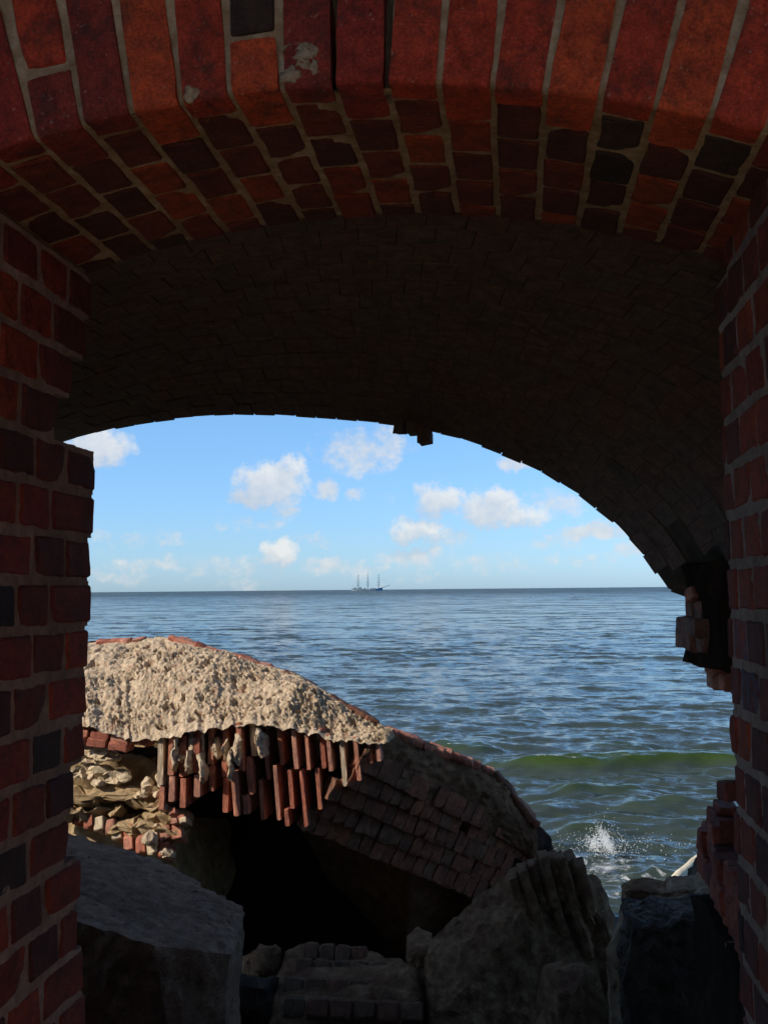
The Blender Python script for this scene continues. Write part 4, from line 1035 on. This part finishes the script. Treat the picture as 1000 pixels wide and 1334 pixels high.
hull_rock('masonry_chunk', P3([(752, 1122, 5.4), (765, 1118, 5.4), (782, 1124, 5.4), (799, 1138, 5.4), (797, 1160, 5.3), (790, 1200, 5.2), (760, 1210, 5.2)]) + dn([(755, 1210, 5.15), (798, 1210, 5.15), (800, 1140, 5.7), (750, 1130, 5.7)]), MR_BROWN,
          'small dark brown chunk leaning behind the ribbed masonry', 'rubble', 0.024, 0.015, 5, 0, fine=0.008, seed=5.0, cuts=20)
hull_rock('stone_block', P3([(530, 1220, 5.2), (545, 1206, 5.3), (562, 1215, 5.2), (572, 1260, 5.0), (560, 1300, 4.9), (532, 1262, 5.0)]) + dn([(530, 1300, 4.9), (572, 1300, 4.9), (560, 1215, 5.4)]), MR_BROWN,
          'small upright stone wedged between brick slab and ribbed chunk', 'stone', 0.024, 0.015, 5, 0, fine=0.008, seed=9.0, cuts=18)
hull_rock('stone_block', P3([(694, 1256, 4.35), (730, 1250, 4.45), (775, 1258, 4.4), (800, 1280, 4.3), (806, 1334, 4.15), (790, 1300, 4.2), (700, 1300, 4.15), (706, 1340, 4.1)]) + dn([(700, 1340, 4.05), (806, 1340, 4.05), (800, 1275, 4.6), (700, 1255, 4.6)]), MR_BROWN,
          'blunt brown stone block low in front of the ribbed chunk', 'stone', 0.024, 0.015, 4, 0, fine=0.009, seed=12.0, cuts=20)
# dark granite block at the foot of the right jamb
hull_rock('granite_block', P3([(808, 1168, 4.2), (870, 1166, 4.25), (985, 1170, 4.25), (1000, 1194, 3.75), (985, 1204, 3.6), (900, 1203, 3.55), (830, 1214, 3.5), (815, 1200, 3.7)]) + dn([(830, 1230, 3.5), (985, 1230, 3.55), (990, 1170, 4.3), (806, 1170, 4.25)]), MR_DARK,
          'black square-edged granite block at the foot of the right jamb', 'block', 0.022, 0.045, 4, 0, fine=0.014, seed=15.0, cuts=14)
hull_rock('stone_block', P3([(800, 1160, 4.35), (812, 1150, 4.4), (822, 1166, 4.25), (832, 1215, 3.75), (826, 1260, 3.7), (806, 1290, 3.75), (790, 1230, 4.0), (792, 1190, 4.2)]) + dn([(795, 1290, 3.8), (826, 1290, 3.72), (820, 1160, 4.4), (795, 1170, 4.4)]), MR_TAN,
          'narrow tan stone slab propped against the black granite block', 'stone', 0.024, 0.012, 5, 0, fine=0.008, seed=18.0, cuts=18)
# loose rubble lying on the granite block
for i, (pts, lab, m_) in enumerate([
    ([(812, 1160, 4.5), (826, 1148, 4.55), (862, 1148, 4.6), (880, 1160, 4.5), (876, 1178, 4.35), (830, 1176, 4.35)], 'flat brown stone at the left of the rubble on the granite block', MR_BROWN),
    ([(862, 1156, 4.55), (872, 1146, 4.6), (905, 1142, 4.6), (920, 1152, 4.5), (916, 1176, 4.3), (866, 1180, 4.3)], 'tan mortar lump in the middle of the rubble on the granite block', MR_TAN),
    ([(905, 1150, 4.5), (916, 1138, 4.5), (946, 1144, 4.4), (962, 1160, 4.3), (958, 1186, 4.15), (908, 1184, 4.2)], 'tan mortar lump of the rubble nearest the right jamb', MR_TAN),
    ([(860, 1172, 4.35), (900, 1168, 4.35), (916, 1184, 4.2), (900, 1192, 4.15), (858, 1186, 4.2)], 'low brownish flake lying at the front of the rubble heap', MR_BROWN),
    ([(902, 1136, 4.75), (914, 1118, 4.8), (930, 1124, 4.7), (938, 1138, 4.6), (932, 1152, 4.5), (906, 1148, 4.6)], 'small black stone on top of the rubble by the brick remnant', MR_DARK)]):
    V_ = P3(pts); base = [Vector((p.x, p.y + 0.12, p.z - 0.02)) for p in V_] + [Vector((p.x, p.y + 0.05, min(q.z for q in V_) - 0.12)) for p in V_[:2]]
    hull_rock('rubble_stone', V_ + base, m_, lab, 'stone', 0.012, 0.012, 8, 0, fine=0.006, seed=20.0 + i * 3, cuts=16, group='loose rubble on the granite block')
BDs = (0.11, 0.085, 0.06); lb = brick_set('brick', BDs, 3, cuts=2, wear=0.008, bevel=0.008)
for i, (px, py, Y, lab) in enumerate([(903, 1188, 4.05, 'loose dull red brick half lying on the granite block'), (930, 1190, 4.0, 'loose paler pinkish brick on the granite block by the jamb')]):
    o = place('loose_brick', lb[i], MB_SLAB if i else MB_MID, None, at(px, py, Y), jig([EX, EY, EZ], 0.15), (0.075 if not i else 0.12, 0.08, 0.034), BDs); tag(o, lab, 'brick')
# rock behind the fallen fragment at the water's edge
hull_rock('shore_rock', P3([(690, 1060, 7.6), (702, 1072, 7.6), (718, 1092, 7.5), (736, 1106, 7.5), (742, 1130, 7.4), (690, 1130, 7.4)]) + dn([(690, 1130, 7.3), (745, 1130, 7.3), (690, 1060, 8.2)], -2.9), MR_DARK,
          'dark wet rock at the water edge behind the fallen vault', 'rock', 0.05, 0.06, 3, 1, seed=40.0, cuts=16)
# pale driftwood log
def log():
    a, b_ = at(880, 1148, 6.3), at(918, 1114, 6.9); n, mseg = 24, 14; V = []; Fc = []
    d = (b_ - a).normalized(); e1 = d.cross(EZ).normalized(); e2 = e1.cross(d)
    for i in range(n + 1):
        t = i / n; c = a.lerp(b_, t * 1.3 - 0.15) + EZ * 0.012 * math.sin(t * math.pi) ; r_ = 0.036 * (1 - 0.25 * t)
        for k in range(mseg):
            q = 2 * math.pi * k / mseg; V.append(c + e1 * math.cos(q) * r_ + e2 * math.sin(q) * r_)
    for i in range(n):
        for k in range(mseg):
            p, q = i * mseg + k, i * mseg + (k + 1) % mseg; Fc.append((p, q, q + mseg, p + mseg))
    Fc.append(tuple(reversed(range(mseg)))); Fc.append(tuple(n * mseg + k for k in range(mseg)))
    V = np.array([tuple(v) for v in V]); V = V + np.stack([fbm(V, 8, 3, off=q * 7) for q in range(3)], 1) * 0.008
    m = rough_material('bleached_wood', (0.50, 0.43, 0.32), (0.62, 0.55, 0.42), (0.72, 0.65, 0.52), 10, 0.5, 0.01)
    o = mesh_obj('driftwood_log', pydata('driftwood_log', V, Fc), m); tag(o, 'pale bleached driftwood log sticking up behind the rubble at right', 'log')
log()
# small broken stones in the dark gap between boulder and slab
for i, (px, py, Y, s, lab, m_) in enumerate([(338, 1262, 5.3, .16, 'reddish stone in the dark gap between boulder and slab', MR_BROWN), (330, 1300, 4.9, .15, 'dark rounded stone at the foot of the grey boulder', MR_DARK)]):
    c = at(px, py, Y); pts = [c + Vector((random.uniform(-1, 1), random.uniform(-1, 1), random.uniform(-1, 1))).normalized() * s for _ in range(14)] + [Vector((c.x, c.y, G0 - 0.1))]
    hull_rock('gap_stone', pts, m_, lab, 'stone', 0.035, 0.04, 5, 1, seed=60.0 + i)

# ================================================================== THE SHIP
def ship():
    D = 2400.0; k = D / FPX
    base = atZ(483, 800, SEA); c = at(478, 767, D); bx = c.x
    root = empty('sailing_ship', (bx, D, SEA), 'distant three-masted sailing ship with bare masts on the horizon', 'ship')
    def pm(name, rgb, r_=0.6):
        m, nt, b = newmat(name); b.inputs['Base Color'].default_value = rgb + (1,); b.inputs['Roughness'].default_value = r_
        nz = noise(nt, node(nt, 'ShaderNodeTexCoord').outputs['Object'], 0.12, 4, 0.6); nt.links.new(mixc(nt, 1.0, rgb, ramp(nt, nz, [(0.3, (.8, .8, .8)), (0.7, (1.1, 1.1, 1.1))]), 'MULTIPLY'), b.inputs['Base Color']); return m
    HM, BLU, SP = pm('hull_haze_blue', (0.20, 0.27, 0.34)), pm('hull_bow_blue', (0.04, 0.15, 0.36)), pm('spar_haze_grey', (0.16, 0.23, 0.30))  # hull and spars tinted blue-grey to carry the distance haze
    def hull(x0, x1, mat, nm):
        n = 24; V = []; Fc = []
        for i in range(n + 1):
            x = x0 + (x1 - x0) * i / n; s = (x + 38) / 76
            hb = 6.2 * max(0.06, (1 - abs(2 * s - 1) ** 3.2)); top_ = 3.4 + 3.4 * abs(2 * s - 1) ** 2 + (0.8 if s > .85 else 0)
            ins = 0.72
            V += [(x, -hb, top_), (x, -hb * ins, -1.0), (x, hb * ins, -1.0), (x, hb, top_)]
        for i in range(n):
            a = i * 4
            for q in range(4): Fc.append((a + q, a + (q + 1) % 4, a + 4 + (q + 1) % 4, a + 4 + q))
        Fc += [(3, 2, 1, 0), tuple(n * 4 + q for q in range(4))]
        return mesh_obj(nm, pydata(nm, [(v[0] + bx, v[1] + D, v[2] + SEA) for v in V], Fc, False), mat, root)
    hull(-38, 22, HM, 'hull'); tag(hull(21.9, 38, BLU, 'bow'), 'blue painted bow')
    def tube(nm, a, b_, r0, r1, parent, mat=SP, n=8):
        a = Vector(a) + Vector((bx, D, SEA)); b_ = Vector(b_) + Vector((bx, D, SEA)); d = (b_ - a).normalized()
        e1 = d.cross(Vector((0.3, 1, 0.2))).normalized(); e2 = e1.cross(d); V = []
        for p, r_ in ((a, r0), (b_, r1)):
            for q in range(n): V.append(p + e1 * math.cos(2 * math.pi * q / n) * r_ + e2 * math.sin(2 * math.pi * q / n) * r_)
        Fc = [(q, (q + 1) % n, n + (q + 1) % n, n + q) for q in range(n)] + [tuple(reversed(range(n))), tuple(range(n, 2 * n))]
        return mesh_obj(nm, pydata(nm, V, Fc), mat, parent)
    tube('bowsprit', (36, 0, 7.5), (56, 0, 13.5), 0.8, 0.45, root)
    for (x, h) in ((-21.5, 42), (2.0, 45), (28.5, 43.5)):
        m = tube('mast', (x, 0, 3), (x, 0, h), 0.75, 0.32, root)
        for (z, l) in ((14, 10), (20, 9), (26, 7.8), (31.5, 6.5), (36.5, 5)):
            ya = R(72); tube('yard', (x - math.cos(ya) * l, -math.sin(ya) * l, z), (x + math.cos(ya) * l, math.sin(ya) * l, z), 0.42, 0.42, m)
        for sx in (-1, 1):
            for sy in (-1, 1): tube('shroud', (x - 3.4, sy * 5.6, 6), (x, 0, h * 0.72), 0.09, 0.06, m) if sx < 0 else tube('shroud', (x + 0.6, sy * 5.8, 6), (x, 0, h * 0.62), 0.09, 0.06, m)
    tube('forestay', (54, 0, 13), (28.5, 0, 37), 0.09, 0.07, root); tube('backstay', (-36, 0, 8), (-21.5, 0, 38), 0.09, 0.07, root)
    def house(x0, x1, z0, z1, w):
        V, Fc = rough_box((x0 + bx, D - w, SEA + z0), (x1 + bx, D + w, SEA + z1), (50, 50, 50), 0); mesh_obj('deckhouse', pydata('deckhouse', V, Fc, False), SP, root)
    house(-32, -26, 3, 8.2, 3.5); house(-22, -13, 3, 7.2, 4); house(-9, -3, 3, 6.6, 3); house(8, 22, 3, 6.4, 4); house(-18, -15, 7, 9.5, 2)
ship()
print('objects', len(bpy.data.objects), 'tris', sum(len(p.vertices) - 2 for m in bpy.data.meshes for p in m.polygons) if False else '')
